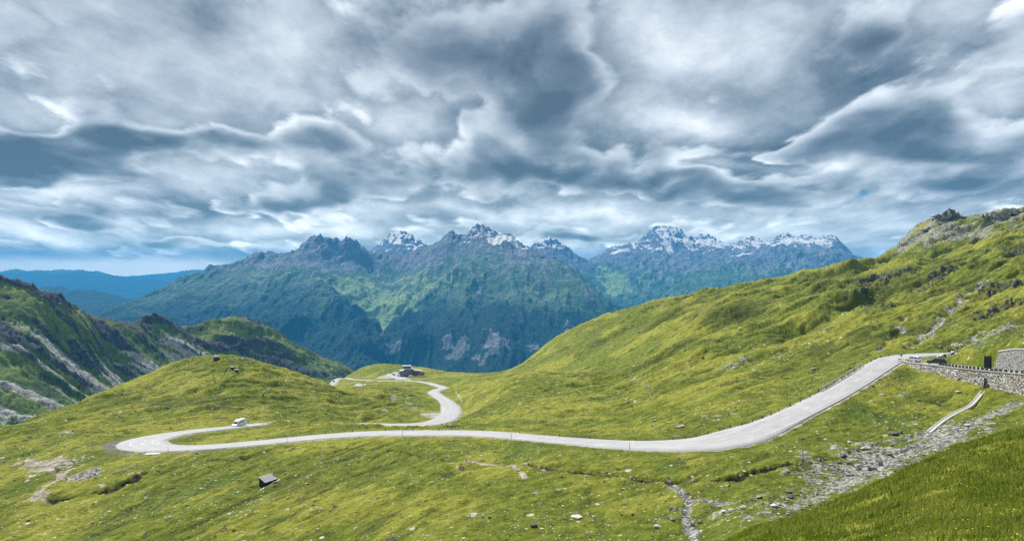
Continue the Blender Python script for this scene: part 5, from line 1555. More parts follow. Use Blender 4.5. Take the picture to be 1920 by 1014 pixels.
kb = len(path_b) - int(len(path_b) * .32)
l, a = on_path(path_b, 643, 1.4, kb)
car('distant_car', 'small black car on the far bend below the restaurant hill', M['black'], 4.6, 1.85, 1.6, loc=l, rz=a)
l, a = on_path(path_b, 628, -1.5, kb + 60)
car('distant_car', 'tiny dark grey car heading out of sight on the farthest road', simple('grey_paint', (.10, .11, .12), .3), 4.2, 1.75, 1.45, loc=l, rz=a)
for (x, y, col_, rz, lab) in [(739, 703.2, 'dark', 25, 'dark car parked on its own in the restaurant car park'), (748.5, 701, 'red', 80, 'reddish car parked nearest to the restaurant wall'), (748, 705.5, 'black', 10, 'black car in front of the restaurant, left of the white car'), (751.5, 706, 'white', 15, 'white car parked in front of the restaurant')]:
    p = G.hit(x, y)
    car('parked_car', lab, M[col_] if col_ != 'red' else simple('maroon_paint', (.16, .04, .04), .3), 4.3, 1.8, 1.5, loc=(p.x, p.y, p.z + .28), rz=math.radians(rz), group='cars parked at the mountain restaurant')

# ---------------------------------------------------------------- mountain restaurant
def restaurant():
    p = G.hit(770, 706.5); u = p.y / F
    root = thing('mountain_restaurant', 'dark stepped mountain restaurant with pale roofs on the far hilltop', 'building', tuple(p), math.radians(4))
    MB().box(-7, 2.2, 0, 12, -3, 9.4).build('main_block', M['greywall'], root)
    MB().box(-7.9, 3.0, -.9, 12.8, 9.403, 9.8, (-7.9, 3.0, -.9, 12.8)).build('main_roof', M['roofmetal'], root)
    MB().box(-9.6, -.6, 3, 11, 9.9, 12.4).build('tower', M['greywall'], root)
    MB().box(-10.2, 0, 2.3, 11.6, 12.403, 12.9).build('tower_roof', M['roofmetal'], root)
    MB().box(-13, -7.003, 1.5, 12, -3, 6.3).build('left_wing', M['brown'], root)
    MB().prism([(-13.8, 6.6), (-6.9, 7.5), (-6.9, 8.0), (-13.8, 7.1)], .6, 12.6).build('left_roof', M['roofmetal'], root)
    MB().box(2.203, 12, 3, 11, -3, 5.6).build('right_wing', M['greywall'], root)
    MB().prism([(2.21, 8.3), (13, 6.2), (13, 6.5), (2.21, 8.8)], 1.8, 11.5).build('right_roof', M['roofmetal'], root)
    MB().box(8.6, 16.2, -1.5, 2.997, -3, 5.1).build('dining_room', M['orange'], root)
    MB().box(7.8, 17.0, -2.4, 3.2, 5.103, 5.5).build('dining_roof', M['darkwood'], root)
    MB().box(-1.2, 17.6, -7.2, -1.503, -3.5, 1.3).build('terrace', M['cream'], root)
    MB().box(-1.2, 17.6, -7.25, -7.05, 1.303, 2.2).build('terrace_parapet', M['cream'], root)
    MB().cyl((.4, -4.2, -3), (.4, -4.2, 2.7), 2.9, n=24).build('round_bay', M['cream'], root)

    def win(x0, x1, z0, z1, y=-.02, sd_=None):
        fr = MB().box(x0 - .1, x1 + .1, y - .06, y, z0 - .1, z1 + .1).build('window', M['steel'], root)
        MB().box(x0, x1, y - .09, y - .061, z0, z1).build('pane', M['glass'], fr)
    for z in (2.2, 4.6, 7.0):
        for x in (-6.3, -4.5, -2.7, -.9, .9):
            win(x, x + 1.1, z, z + 1.3)
    for x in (-12.3, -10.6, -8.9):
        win(x, x + 1.3, 3.2, 4.9, 1.48); win(x, x + 1.3, .4, 1.7, 1.48)
    for x in (-8.8, -6.6, -4.4, -2.2):
        win(x, x + 1.5, 10.6, 11.8, 2.98)
    for x in (9.1, 11.5, 13.9):
        win(x, x + 1.9, 2.4, 4.3, -1.52)
    for x in (3.0, 5.2):
        win(x, x + 1.6, 2.8, 4.4, 2.98)
    MB().box(-4, -3.3, 6, 6.7, 12.903, 14.2).build('chimney', M['steel'], root)


restaurant()
p = G.hit(773, 713)
root = thing('roadside_board', 'small white board on posts at the turn-off to the restaurant', 'sign', tuple(p))
MB().box(-1.4, 1.4, -.06, .06, 1.2, 2.8).build('panel', M['white'], root)
for x in (-1.1, 1.1):
    MB().box(x - .08, x + .08, .063, .2, -.2, 2.6).build('post', M['darkwood'], root)

# ---------------------------------------------------------------- avalanche shed with a ribbed roof in the meadow
def shed():
    p = G.hit(489, 912); u = p.y / F
    root = thing('ribbed_shed', 'small dark shed with black and white ribbed roof in the meadow', 'shed', tuple(p), math.radians(0))
    # roof plane runs up to the right and away
    A = Vector((-.5, .2, 1.9)); dirv = Vector((1.75, 2.6, .15)); wv = Vector((1.25, -.55, -.75))
    bw = MB()
    o_ = A; q = [o_, o_ + wv * 1.35, o_ + wv * 1.35 + dirv, o_ + dirv]
    lo = [v + Vector((0, 0, -.12)) for v in q]
    bw.loft([[tuple(v) for v in lo], [tuple(v) for v in q]]).build('roof', simple('tarred_roof', (.006, .007, .009), .95), root)
    for k in range(6):
        s0 = A + wv * (1.35 * (k + .05) / 6); s1 = A + wv * (1.35 * (k + .48) / 6)
        r = [s0, s1, s1 + dirv, s0 + dirv]
        MB().loft([[tuple(v + Vector((0, 0, .003))) for v in r], [tuple(v + Vector((0, 0, .07))) for v in r]]).build('roof_batten', M['white'], root)
    f = [A + Vector((.05, .05, -.15)), A + wv * 1.3 + Vector((0, .05, -.13)), A + wv * 1.3 + Vector((0, .05, -1.6)), A + Vector((.05, .05, -2.6))]
    b_ = [v + dirv * .97 for v in f]
    b_[2].z = f[2].z - .3; b_[3].z = f[3].z - .3
    MB().loft([[tuple(v) for v in f], [tuple(v) for v in b_]]).build('wall', M['darkwood'], root)
    # pale concrete beam along the low side, longer than the shed
    s = A + wv * 1.42 + Vector((0, 0, -.1)) - dirv * .55 + Vector((0, 0, -.75)); e = A + wv * 1.42 + dirv * 1.12 + Vector((0, 0, .0))
    t = Vector((.33, -.16, 0))
    r1 = [s, s + t, s + t + Vector((0, 0, -.55)), s + Vector((0, 0, -.55))]; r2 = [e, e + t, e + t + Vector((0, 0, -.55)), e + Vector((0, 0, -.55))]
    MB().loft([[tuple(v) for v in r1], [tuple(v) for v in r2]]).build('side_wall', M['concrete'], root)


shed()

# ---------------------------------------------------------------- on the knoll
p = G.hit(407, 672.5) + Vector((0, -1.5, 0)); p.z = float(G.height(p.x, p.y)[0])
root = thing('wooden_hut', 'small hut with pale roof on top of the grassy knoll', 'hut', tuple(p), math.radians(8))
MB().box(-1.25, 1.2, 0, 2.6, -.5, 1.5).build('wall', M['darkwood'], root)
MB().prism([(-1.7, 1.55), (1.7, 1.55), (1.75, 1.68), (1.35, 2.5), (-1.35, 2.5), (-1.75, 1.68)], -.5, 1.3).build('roof', M['roofmetal'], root)
MB().box(-.35, .35, -.03, -.003, -.1, 1.3).build('door', M['wood'], root)
p = G.hit(440, 693); p = Vector((p.x, p.y, float(G.height(p.x, p.y)[0])))
root = thing('lift_tower', 'slim cable lift tower with cross head on the knoll', 'lift tower', tuple(p), math.radians(5))
MB().cyl((0, 0, -.5), (0, 0, 5.6), .17, .12).build('mast', M['steel'], root)
MB().box(-1.3, 1.3, -.12, .12, 5.6, 5.9).build('crossarm', M['steel'], root)
for x in (-1.1, 1.1):
    MB().box(x - .12, x + .12, -.7, .7, 5.25, 5.597).build('roller_set', M['steel'], root)
MB().box(-.5, .5, -.3, .3, 5.903, 6.5).build('head_box', M['steel'], root)
for (x, y, sx, nm, lab) in ((434.5, 691, 1.0, 'lift_cabin', 'pale topped cabin left of the lift tower foot'), (442, 696.5, 1.1, 'lift_cabin', 'dark cabin just below the lift tower foot')):
    p = G.hit(x, y)
    root = thing(nm, lab, 'cabin', tuple(p))
    MB().box(-.85 * sx, .85 * sx, 0, 1.4, -.3, .8).build('wall', M['darkwood'], root)
    MB().box(-1.05 * sx, 1.05 * sx, -.15, 1.6, .803, 1.0).build('roof', M['roofmetal'] if x < 440 else M['concrete'], root)
    MB().box(-.4, .4, -.03, -.003, .1, .6).build('opening', M['dark'], root)
p = G.hit(452.5, 674)
root = thing('white_hut', 'tiny white hut on the skyline right of the lift tower', 'hut', (p.x, p.y, p.z))
MB().box(-.65, .65, 0, 1.2, -.5, .9).build('wall', M['white'], root)
MB().prism([(-.8, .905), (.8, .905), (0, 1.25)], -.1, 1.3).build('roof', M['roofmetal'], root)
for k, (x, y) in enumerate(((435, 679), (450, 683), (466, 684.5), (465, 679), (448.5, 676))):
    p = G.hit(x, y)
    o = MB().cyl((0, 0, -.3), (0, 0, 1.3), .09, .07, 8).build('marker_post', M['darkwood'])
    o.location = p; tag(o, 'short dark wooden marker post on top of the knoll', 'post', 'marker posts on the knoll')
for (x, y, hh, lab) in ((148, 752, 7.5, 'dark lattice ski lift mast left of the knoll'),):
    p = G.hit(x, y)
    root = thing('ski_mast', lab, 'mast', tuple(p))
    f = MB()
    for sx in (-1, 1):
        f.cyl((sx * .8, 0, -.5), (sx * .2, 0, hh), .1)
    for k in range(5):
        z = hh * k / 5; w0 = .8 - .6 * k / 5; w1 = .8 - .6 * (k + 1) / 5
        f.cyl((-w0, 0, z), (w1, 0, z + hh / 5), .06)
    f.build('frame', M['darkwood'], root)
    MB().box(-1.4, 1.4, -.15, .15, hh, hh + .3).build('crossarm', M['darkwood'], root)

# ---------------------------------------------------------------- road furniture
def guardrail(P, wd, pa, pb, side, label, i_min=0, ends=True):
    cols = np.array([col_of(p) for p in P]); r = [k for k in range(i_min, len(P)) if pa <= cols[k] <= pb]
    ii = r[::1]
    L0 = Vector(offset(P, wd, ii[0], side, .35)); root = thing('guardrail', label, 'guardrail', tuple(L0))
    ring = []
    for i in ii:
        p = Vector(offset(P, wd, i, side, .35)) - L0; q = Vector(offset(P, wd, i, side, .45)) - L0
        ring.append([(p.x, p.y, p.z + .52), (q.x, q.y, q.z + .52), (q.x, q.y, q.z + .85), (p.x, p.y, p.z + .85)])
    MB().loft(ring).build('rail', M['steel'], root)
    for i in ii[::3]:
        q = Vector(offset(P, wd, i, side, .55)) - L0
        MB().box(q.x - .08, q.x + .08, q.y - .08, q.y + .08, q.z - .7, q.z + .8).build('post', M['darkwood'], root)


guardrail(path_a, wid_a, 1562, 1648, 1, 'steel guardrail along the outer edge of the climbing road', tip)
guardrail(path_a, wid_a, 1236, 1264, 1, 'short steel guardrail at the bottom of the climb', tip)
mk = MB().box(-.11, .11, -.11, .11, -.3, .48, (-.09, .09, -.09, .09)).build('marker_stone', M['guard'], bevel=.02)
tag(mk, 'small dark marker stone along the outer edge of the climb', 'marker stone', 'marker stones up the climb')
first = True
arc = np.concatenate([[0], np.cumsum(np.hypot(*(path_a[1:, :2] - path_a[:-1, :2]).T))])
nxt = 0
for i in range(tip, len(path_a) - 1):
    c = cols_a[i]
    if arc[i] < nxt or not (1272 <= c <= 1558 or 1655 <= c <= 1775):
        continue
    nxt = arc[i] + 3.1
    o = mk if first else mk.copy()
    if not first:
        COL.objects.link(o)
    first = False
    o.location = offset(path_a, wid_a, i, 1, .55); o['label'] = 'small dark marker stone along the outer edge of the climb' if c < 1600 else 'small dark marker stone on the outside of the upper bend'
    o['group'] = 'marker stones up the climb' if c < 1600 else 'marker stones on the upper bend'
nxt = 0
for i in range(tip + 10, len(path_a) - 1):
    c = cols_a[i]
    if c < 340 or c > 1230 or arc[i] < nxt:
        continue
    nxt = arc[i] + 9 + 3 * math.sin(i * 1.7)
    o = mk.copy(); COL.objects.link(o); o.location = offset(path_a, wid_a, i, 1, .7)
    tag(o, 'small dark marker stone on the far verge of the level road', 'marker stone', 'marker stones on the far verge')
# snow poles
sp0 = None
for (pth, wd_, lo_, hi_, side, st_, grp, lab) in ((path_a, wid_a, 340, 1240, -1, 34, 'thin poles on the near verge', 'thin pale snow pole on the near verge of the level road'), (path_b, wid_b, 700, 850, -1, 26, 'thin poles on the middle road', 'thin snow pole beside the winding middle road')):
    nx2 = 0; ar = np.concatenate([[0], np.cumsum(np.hypot(*(pth[1:, :2] - pth[:-1, :2]).T))])
    for i in range(tip + 12 if pth is path_a else 60, len(pth) - 1):
        if not (lo_ <= col_of(pth[i]) <= hi_) or ar[i] < nx2:
            continue
        nx2 = ar[i] + st_
        if sp0 is None:
            sp0 = MB().cyl((0, 0, -.3), (0, 0, 1.5), .05, .04, 6).build('snow_pole', M['wood']); o = sp0
        else:
            o = sp0.copy(); COL.objects.link(o)
        o.location = offset(pth, wd_, i, side, .8); tag(o, lab, 'pole', grp)
# slab below the hairpin and cairn with a sign at the junction
p = G.hit(286, 850.5)
o = MB().box(-2.0, 2.0, -1.1, 1.1, -.5, .14, (-1.95, 1.95, -1.05, 1.05)).build('concrete_slab', M['concrete'], bevel=.03); o.location = p; o.rotation_euler = (0, 0, .2)
tag(o, 'pale rectangular concrete slab beside the hairpin layby', 'slab')
p = wall_pt(1688.5, .6, 0); p.z = float(G.height(p.x, p.y)[0])
root = thing('stone_cairn', 'low brown rubble cairn at the road junction', 'cairn', tuple(p))
for k in range(14):
    c = np.array([rs.uniform(-1, 1), rs.uniform(-.5, .5), rs.uniform(0, .75)])
    MB().hull([tuple(c + rs.normal(size=3) * (.25, .2, .14)) for _ in range(12)]).build('stone', simple('brown_stone', (.25, .19, .12), .95), root)
root = thing('road_sign', 'small grey sign on a post above the brown cairn', 'sign', (p.x + .3, p.y + 1.2, p.z))
MB().cyl((0, 0, -.2), (0, 0, 2.3), .05).build('post', M['steel'], root)
MB().box(-.35, .35, -.085, -.055, 1.5, 2.2).build('panel', simple('sign_grey', (.22, .30, .34), .5), root)

# ---------------------------------------------------------------- rocks
def rock_mesh(seed, n=16, flat=1.0, bev=.05, sub=0):
    r = np.random.default_rng(seed); b = MB()
    pts = []
    for _ in range(n):
        v = r.normal(size=3); v /= np.linalg.norm(v); v *= r.uniform(.8, 1.05)
        pts.append((v[0], v[1], v[2] * flat))
    b.hull(pts); bm = b.bm
    bmesh.ops.bevel(bm, geom=bm.edges[:], offset=bev, segments=1, affect='EDGES', clamp_overlap=True)
    if sub:
        bmesh.ops.triangulate(bm, faces=bm.faces[:])
        for _ in range(sub):
            bmesh.ops.subdivide_edges(bm, edges=bm.edges[:], cuts=1, use_grid_fill=True)
        co = np.array([v.co for v in bm.verts])
        d = ridged(co[:, 0] * 1.3 + co[:, 2] * 2, co[:, 1] * 1.3 - co[:, 2] * 1.5, 4, .6, 30) - .55
        for v, k in zip(bm.verts, d):
            v.co *= 1 + .16 * k
    bmesh.ops.recalc_face_normals(bm, faces=bm.faces[:])
    me = bpy.data.meshes.new('boulder'); bm.to_mesh(me); bm.free()
    return me


rockmeshes = {}
for tone in ('rockl', 'rockm', 'rockd'):
    rockmeshes[tone] = []
    for k in range(7):
        me = rock_mesh(40 + k, 9 + 2 * (k % 3), .5 + .08 * (k % 3), .04); me.materials.append(M[tone]); rockmeshes[tone].append(me)


def boulder(px, py, wpx, hpx, tone, label, group=None, me=None, rz=None, tilt=0):
    p = G.hit(px, py + hpx * .35); u = p.y / F
    me = me or rockmeshes[tone][int(rs.integers(7))]
    o = bpy.data.objects.new('boulder', me); COL.objects.link(o)
    o.location = (p.x, p.y, p.z + hpx * u * .22)
    o.rotation_euler = (tilt, tilt * .6, rz if rz is not None else rs.uniform(0, 6.28))
    w = wpx * u / 2 / .92; h = hpx * u / 2 / .62 * .8
    o.scale = (w, w * rs.uniform(.7, 1.0), h)
    tag(o, label, 'boulder', group)
    return o


big1 = rock_mesh(98, 9, .85, .03, 2); big1.materials.append(M['rockd'])
big2 = rock_mesh(96, 10, .55, .03, 2); big2.materials.append(M['rockm'])
big3 = rock_mesh(97, 10, .5, .03, 2); big3.materials.append(M['rockl'])
boulder(1003, 980, 23, 22, 'rockd', 'large dark upright boulder alone in the foreground meadow', me=big1)
for (x, y, w, h, t, lab) in [
    (889, 963, 22, 12, 'rockl', 'widest white boulder in the small cluster left of the dark upright boulder'), (904, 967, 9, 7, 'rockm', 'grey stone in the middle of the foreground cluster'), (917, 968, 8, 8, 'rockd', 'dark stone at the right end of the foreground cluster'), (879, 966, 8, 4, 'rockl', 'flat white stone at the left end of the foreground cluster'),
    (1014, 944, 8, 5, 'rockl', 'small white stone above the dark upright boulder'), (1056, 947, 9, 5, 'rockl', 'pale low stone above the long white slab'), (1080, 966, 30, 6, 'rockl', 'long flat white slab lying in the foreground meadow'), (1046, 917, 18, 6, 'rockm', 'low grey stone on the rise in the middle meadow'),
    (1003, 923, 14, 4, 'rockm', 'flat grey stone left of the rise in the middle meadow'), (1121, 944, 14, 5, 'rockl', 'slanting pale slab on the slope beside the hollow'), (1233, 984, 18, 13, 'rockl', 'big white block in the foreground near the stream'), (1249, 967, 18, 10, 'rockd', 'dark boulder at the left bank of the stream'),
    (1264, 972, 16, 11, 'rockd', 'brownish dark boulder right on the stream bank'), (1299, 981, 12, 10, 'rockd', 'dark block standing right of the stream'), (1313, 977, 14, 8, 'rockm', 'smooth grey stone right of the stream'), (1316, 994, 12, 9, 'rockl', 'white stone lowest on the right bank'),
    (1260, 948, 12, 9, 'rockm', 'grey white stone above the dark boulders'), (1268, 953, 12, 8, 'rockm', 'stone touching the stream above the dark boulders'), (1187, 962, 9, 9, 'rockd', 'dark upright stone in the peaty hollow'), (1165, 964, 7, 5, 'rockd', 'small dark stone left in the peaty hollow'),
    (1277, 797, 24, 10, 'rockm', 'grey boulder in the pasture above the level road'), (1228, 787, 10, 4, 'rockm', 'small flat stone left of the pasture boulder'), (1677, 809, 28, 14, 'rockd', 'large tilted dark slab at the top of the scree'), (1690, 808, 10, 10, 'rockm', 'grey stone leaning on the tilted dark slab'),
    (1622, 837, 20, 12, 'rockl', 'big pale slab in the upper boulder field'), (1605, 841, 14, 8, 'rockd', 'dark rock left of the pale slab'), (1579, 850, 24, 11, 'rockd', 'long dark rock in the upper left boulder field'), (1536, 859, 12, 8, 'rockm', 'grey rock at the left edge of the boulder field'),
    (1592, 866, 17, 9, 'rockm', 'bluish flat rock in the middle of the boulder field'), (1575, 864, 16, 10, 'rockd', 'dark wedge beside the bluish flat rock'), (1635, 876, 22, 17, 'rockd', 'large dark pointed rock in the lower boulder field'), (1598, 886, 19, 11, 'rockm', 'dark grey rounded rock at the lower edge of the scree'),
    (1652, 867, 12, 18, 'rockd', 'narrow dark upright rock beside the pointed rock'), (1661, 872, 14, 12, 'rockm', 'grey block right of the narrow upright rock'), (1668, 850, 16, 8, 'rockm', 'grey wedge high in the scree'), (1700, 857, 16, 7, 'rockl', 'pale stone near the right boundary of the scree'),
    (1480, 919, 26, 11, 'rockd', 'black peaty rock above the lower scree'), (1424, 929, 18, 10, 'rockm', 'grey slab at the left of the lower scree'), (1410, 934, 10, 8, 'rockd', 'dark stone beside the left grey slab'), (1393, 951, 15, 9, 'rockl', 'pale pointed stone below the grey slab'), (1358, 956, 18, 8, 'rockl', 'white stone in the grass left of the lower scree'),
    (1370, 957, 9, 6, 'rockl', 'brownish white stone beside the white stone'), (1546, 938, 14, 9, 'rockm', 'grey stone at the bottom edge of the scree'), (1453, 945, 20, 12, 'rockl', 'light boulder in the lower scree'), (1411, 915, 12, 5, 'rockl', 'flat white stone in turf above the lower scree'), (1817, 795, 20, 9, 'rockl', 'pale wedge-shaped slab on the slope right of the chute'),
    (1757, 756, 18, 9, 'rockm', 'grey slab on the bank below the wall'), (1798, 733, 17, 6, 'rockl', 'flat pale slab just below the wall'), (1808, 737, 14, 6, 'rockd', 'dark slab beside the flat pale slab under the wall'), (1723, 748, 12, 7, 'rockd', 'dark stone in a hollow of the bank'), (1650, 709, 11, 6, 'rockl', 'pale stone on the bank inside the upper bend'),
    (1637, 721, 12, 9, 'rockm', 'brown stone on the bank inside the upper bend'), (1654, 738, 12, 5, 'rockl', 'flat white stone on the bank beside the climbing road'), (1547, 822, 9, 7, 'rockl', 'white stone between the road and the scree'), (1548, 820, 6, 6, 'rockm', 'small grey stone beside the white roadside stone'), (1592, 827, 12, 6, 'rockl', 'white flat stone at the top left of the scree'),
    (1396, 882, 10, 5, 'rockl', 'pale stone right beside the earthy ditch'), (1327, 891, 9, 4, 'rockl', 'small pale stone on the ditch edge'), (1590, 931, 10, 4, 'rockl', 'white stone at the lower right margin of the scree'), (1629, 961, 16, 6, 'rockl', 'pale flat stone in the near grass slope'), (1581, 681, 12, 5, 'rockm', 'grey stone beside the upper road'),
    (1523, 690, 12, 5, 'rockl', 'pale block on the hillside left of the upper road'), (1533, 690, 7, 5, 'rockm', 'grey block beside the pale hillside block'), (1317, 669, 8, 4, 'rockd', 'dark stone at the lower end of the gravel strip'), (1199, 620, 8, 5, 'rockm', 'stone on the crest of the grassy shoulder'), (1180, 612, 8, 5, 'rockm', 'grey stone high on the grassy shoulder'),
    (1386, 615, 7, 5, 'rockm', 'stone near the foot of the dark hillside mound'), (1440, 566, 7, 4, 'rockm', 'stone at the right of the dark hillside mound'), (1633, 556, 9, 7, 'rockd', 'black boulder in the middle of the great hillside'), (1519, 557, 8, 4, 'rockd', 'dark stone left on the great hillside'), (1840, 637, 8, 4, 'rockl', 'white stone just above the sheep pasture'),
    (1097, 905, 7, 4, 'rockd', 'small dark stone in a patch of turf'), (578, 905, 7, 5, 'rockm', 'single grey stone right of the ribbed shed')]:
    me = {'rockl': big3, 'rockm': big2, 'rockd': big1}[t] if w > 15 else None
    boulder(x, y, w, h, t, lab, me=me)

# boulders of the scree field, one by one
cnt = 0
areas = [(1790, 800, 55, 16, 20, 'rockl'), (1720, 830, 60, 18, 26, 'rockl'), (1650, 862, 55, 20, 34, 'rockm'), (1580, 868, 50, 18, 34, 'rockm'), (1620, 895, 50, 14, 22, 'rockl'), (1520, 925, 60, 16, 26, 'rockl'), (1440, 945, 50, 16, 24, 'rockl'), (1350, 960, 50, 20, 16, 'rockl'), (1280, 960, 40, 24, 12, 'rockm')]
gl = {0: ('grey white stone in the upper right tongue of the scree', 'upper right scree stones'), 1: ('pale stone in the scree right of the chute end', 'scree stones by the chute'), 2: ('stone in the densest part of the boulder field', 'stones in the dense boulder field'), 3: ('stone in the left half of the boulder field', 'left boulder field stones'),
      4: ('pale stone along the lower rim of the boulder field', 'stones on the lower rim'), 5: ('pale stone in the lower scree tongue', 'lower scree stones'), 6: ('white stone scattered above the foreground bank', 'stones above the foreground bank'), 7: ('stone in the grass between stream and scree', 'stones between stream and scree'), 8: ('stone strewn along the little stream', 'stream stones')}
for k, (ax, ay, rx, ry, n_, t) in enumerate(areas):
    for _ in range(n_):
        x = ax + rs.normal() * rx * .6; y = ay + rs.normal() * ry * .6
        w = float(np.clip(rs.lognormal(1.75, .45), 3.5, 15))
        tt = rs.choice(['rockl', 'rockm', 'rockm', 'rockd'] if t == 'rockl' else ['rockl', 'rockm', 'rockd', 'rockd'])
        p = G.hit(x, y)
        if p.y < 80:
            continue
        boulder(x, y, w, w * rs.uniform(.4, .75), tt, gl[k][0], gl[k][1]); cnt += 1

# small stones lying everywhere, far too many to name
def stones_stuff():
    n = 0; Vv = []; Ff = []
    base = []
    for k in range(6):
        b = MB(); r = np.random.default_rng(200 + k); b.hull([tuple(r.normal(size=3) * (.5, .42, .28)) for _ in range(9)])
        bmesh.ops.triangulate(b.bm, faces=b.bm.faces[:])
        b.bm.verts.index_update()
        base.append((np.array([v.co for v in b.bm.verts]), np.array([[v.index for v in f.verts] for f in b.bm.faces]))); b.bm.free()
    r = np.random.default_rng(77)
    ok = (G.Y > 70) & (G.Y < 520) & (np.abs(G.X / np.maximum(G.Y, 1)) < .74) & (road_d > 1.6)
    dx = np.gradient(G.X, axis=1); dy = np.gradient(G.Y, axis=0)
    area = np.abs(dx * dy)
    dens = (.006 + .05 * np.clip(MK[..., 4], 0, 1) ** 2 + .9 * np.clip(MK[..., 1], 0, 1) ** 2 * (G.Y < 200)) * area * ok * np.clip(180 / np.maximum(G.Y, 1), .2, 1.5) ** 1.2
    dens = dens.ravel(); tot = dens.sum()
    N = int(min(15000, tot * 1.0))
    idx = r.choice(len(dens), N, p=dens / tot)
    X = G.X.ravel()[idx] + r.normal(size=N) * .3; Y = G.Y.ravel()[idx] + r.normal(size=N) * .3
    Z = G.height(X, Y)
    S = np.clip(r.lognormal(-1.65, .55, N), .07, .55) * np.clip(Y / 170, .7, 1.8)
    parts_v = []; parts_f = []; off = 0
    for k in range(6):
        bv, bf = base[k]; sel = np.nonzero(np.arange(N) % 6 == k)[0]
        a = r.uniform(0, 6.28, len(sel)); c, s = np.cos(a), np.sin(a)
        vx = (bv[None, :, 0] * c[:, None] - bv[None, :, 1] * s[:, None]) * S[sel, None] + X[sel, None]
        vy = (bv[None, :, 0] * s[:, None] + bv[None, :, 1] * c[:, None]) * S[sel, None] + Y[sel, None]
        vz = bv[None, :, 2] * S[sel, None] + Z[sel, None] + S[sel, None] * .08
        parts_v.append(np.stack([vx, vy, vz], -1).reshape(-1, 3))
        parts_f.append((bf[None] + (np.arange(len(sel)) * len(bv))[:, None, None] + off).reshape(-1, 3)); off += len(sel) * len(bv)
    V = np.concatenate(parts_v); Fc = np.concatenate(parts_f)
    me = bpy.data.meshes.new('scattered_stones'); me.from_pydata(V.tolist(), [], Fc.tolist()); me.update()
    me.materials.append(stone_mat('strewn_stone', .12, .52, .8))
    o = bpy.data.objects.new('scattered_stones', me); COL.objects.link(o); o['kind'] = 'stuff'
    o['label'] = 'countless small pale stones strewn over the pasture and scree'; o['category'] = 'stones'


stones_stuff()


# craggy outcrops on the skyline
def outcrop(px, py, wpx, hpx, label, seed, n=9, D=None):
    p = G.hit(px, py + 8); u = p.y / F
    r = np.random.default_rng(seed)
    root = thing('rock_outcrop', label, 'outcrop', tuple(p))
    for k in range(n):
        x = (k / (n - 1) - .5) * wpx * u; hh = hpx * u * (1 - abs(k / (n - 1) - .55) * 1.3) * r.uniform(.7, 1.15)
        hh = max(hh, hpx * u * .2)
        c = np.array([x, r.uniform(-2, 2), hh * .35])
        ang = r.uniform(.1, .5)
        pts = []
        for _ in range(16):
            q = r.normal(size=3) * (wpx * u / n * .75, wpx * u / n * .7, hh * .38)
            q[0] += q[2] * ang
            pts.append(tuple(c + q))
        MB().hull(pts).build('rock', M['rockd'] if k % 2 else M['rockm'], root)
    return root


outcrop(1778, 404, 56, 24, 'jagged double-topped rock crag on the right skyline', 3, 10)
outcrop(1848, 403, 30, 14, 'smaller pointed crag on the skyline right of the jagged one', 8, 6)
outcrop(1738, 424, 22, 10, 'low rocks on the skyline left of the jagged crag', 12, 5)
outcrop(1905, 395, 26, 9, 'low dark rocks where the skyline meets the right edge', 13, 5)
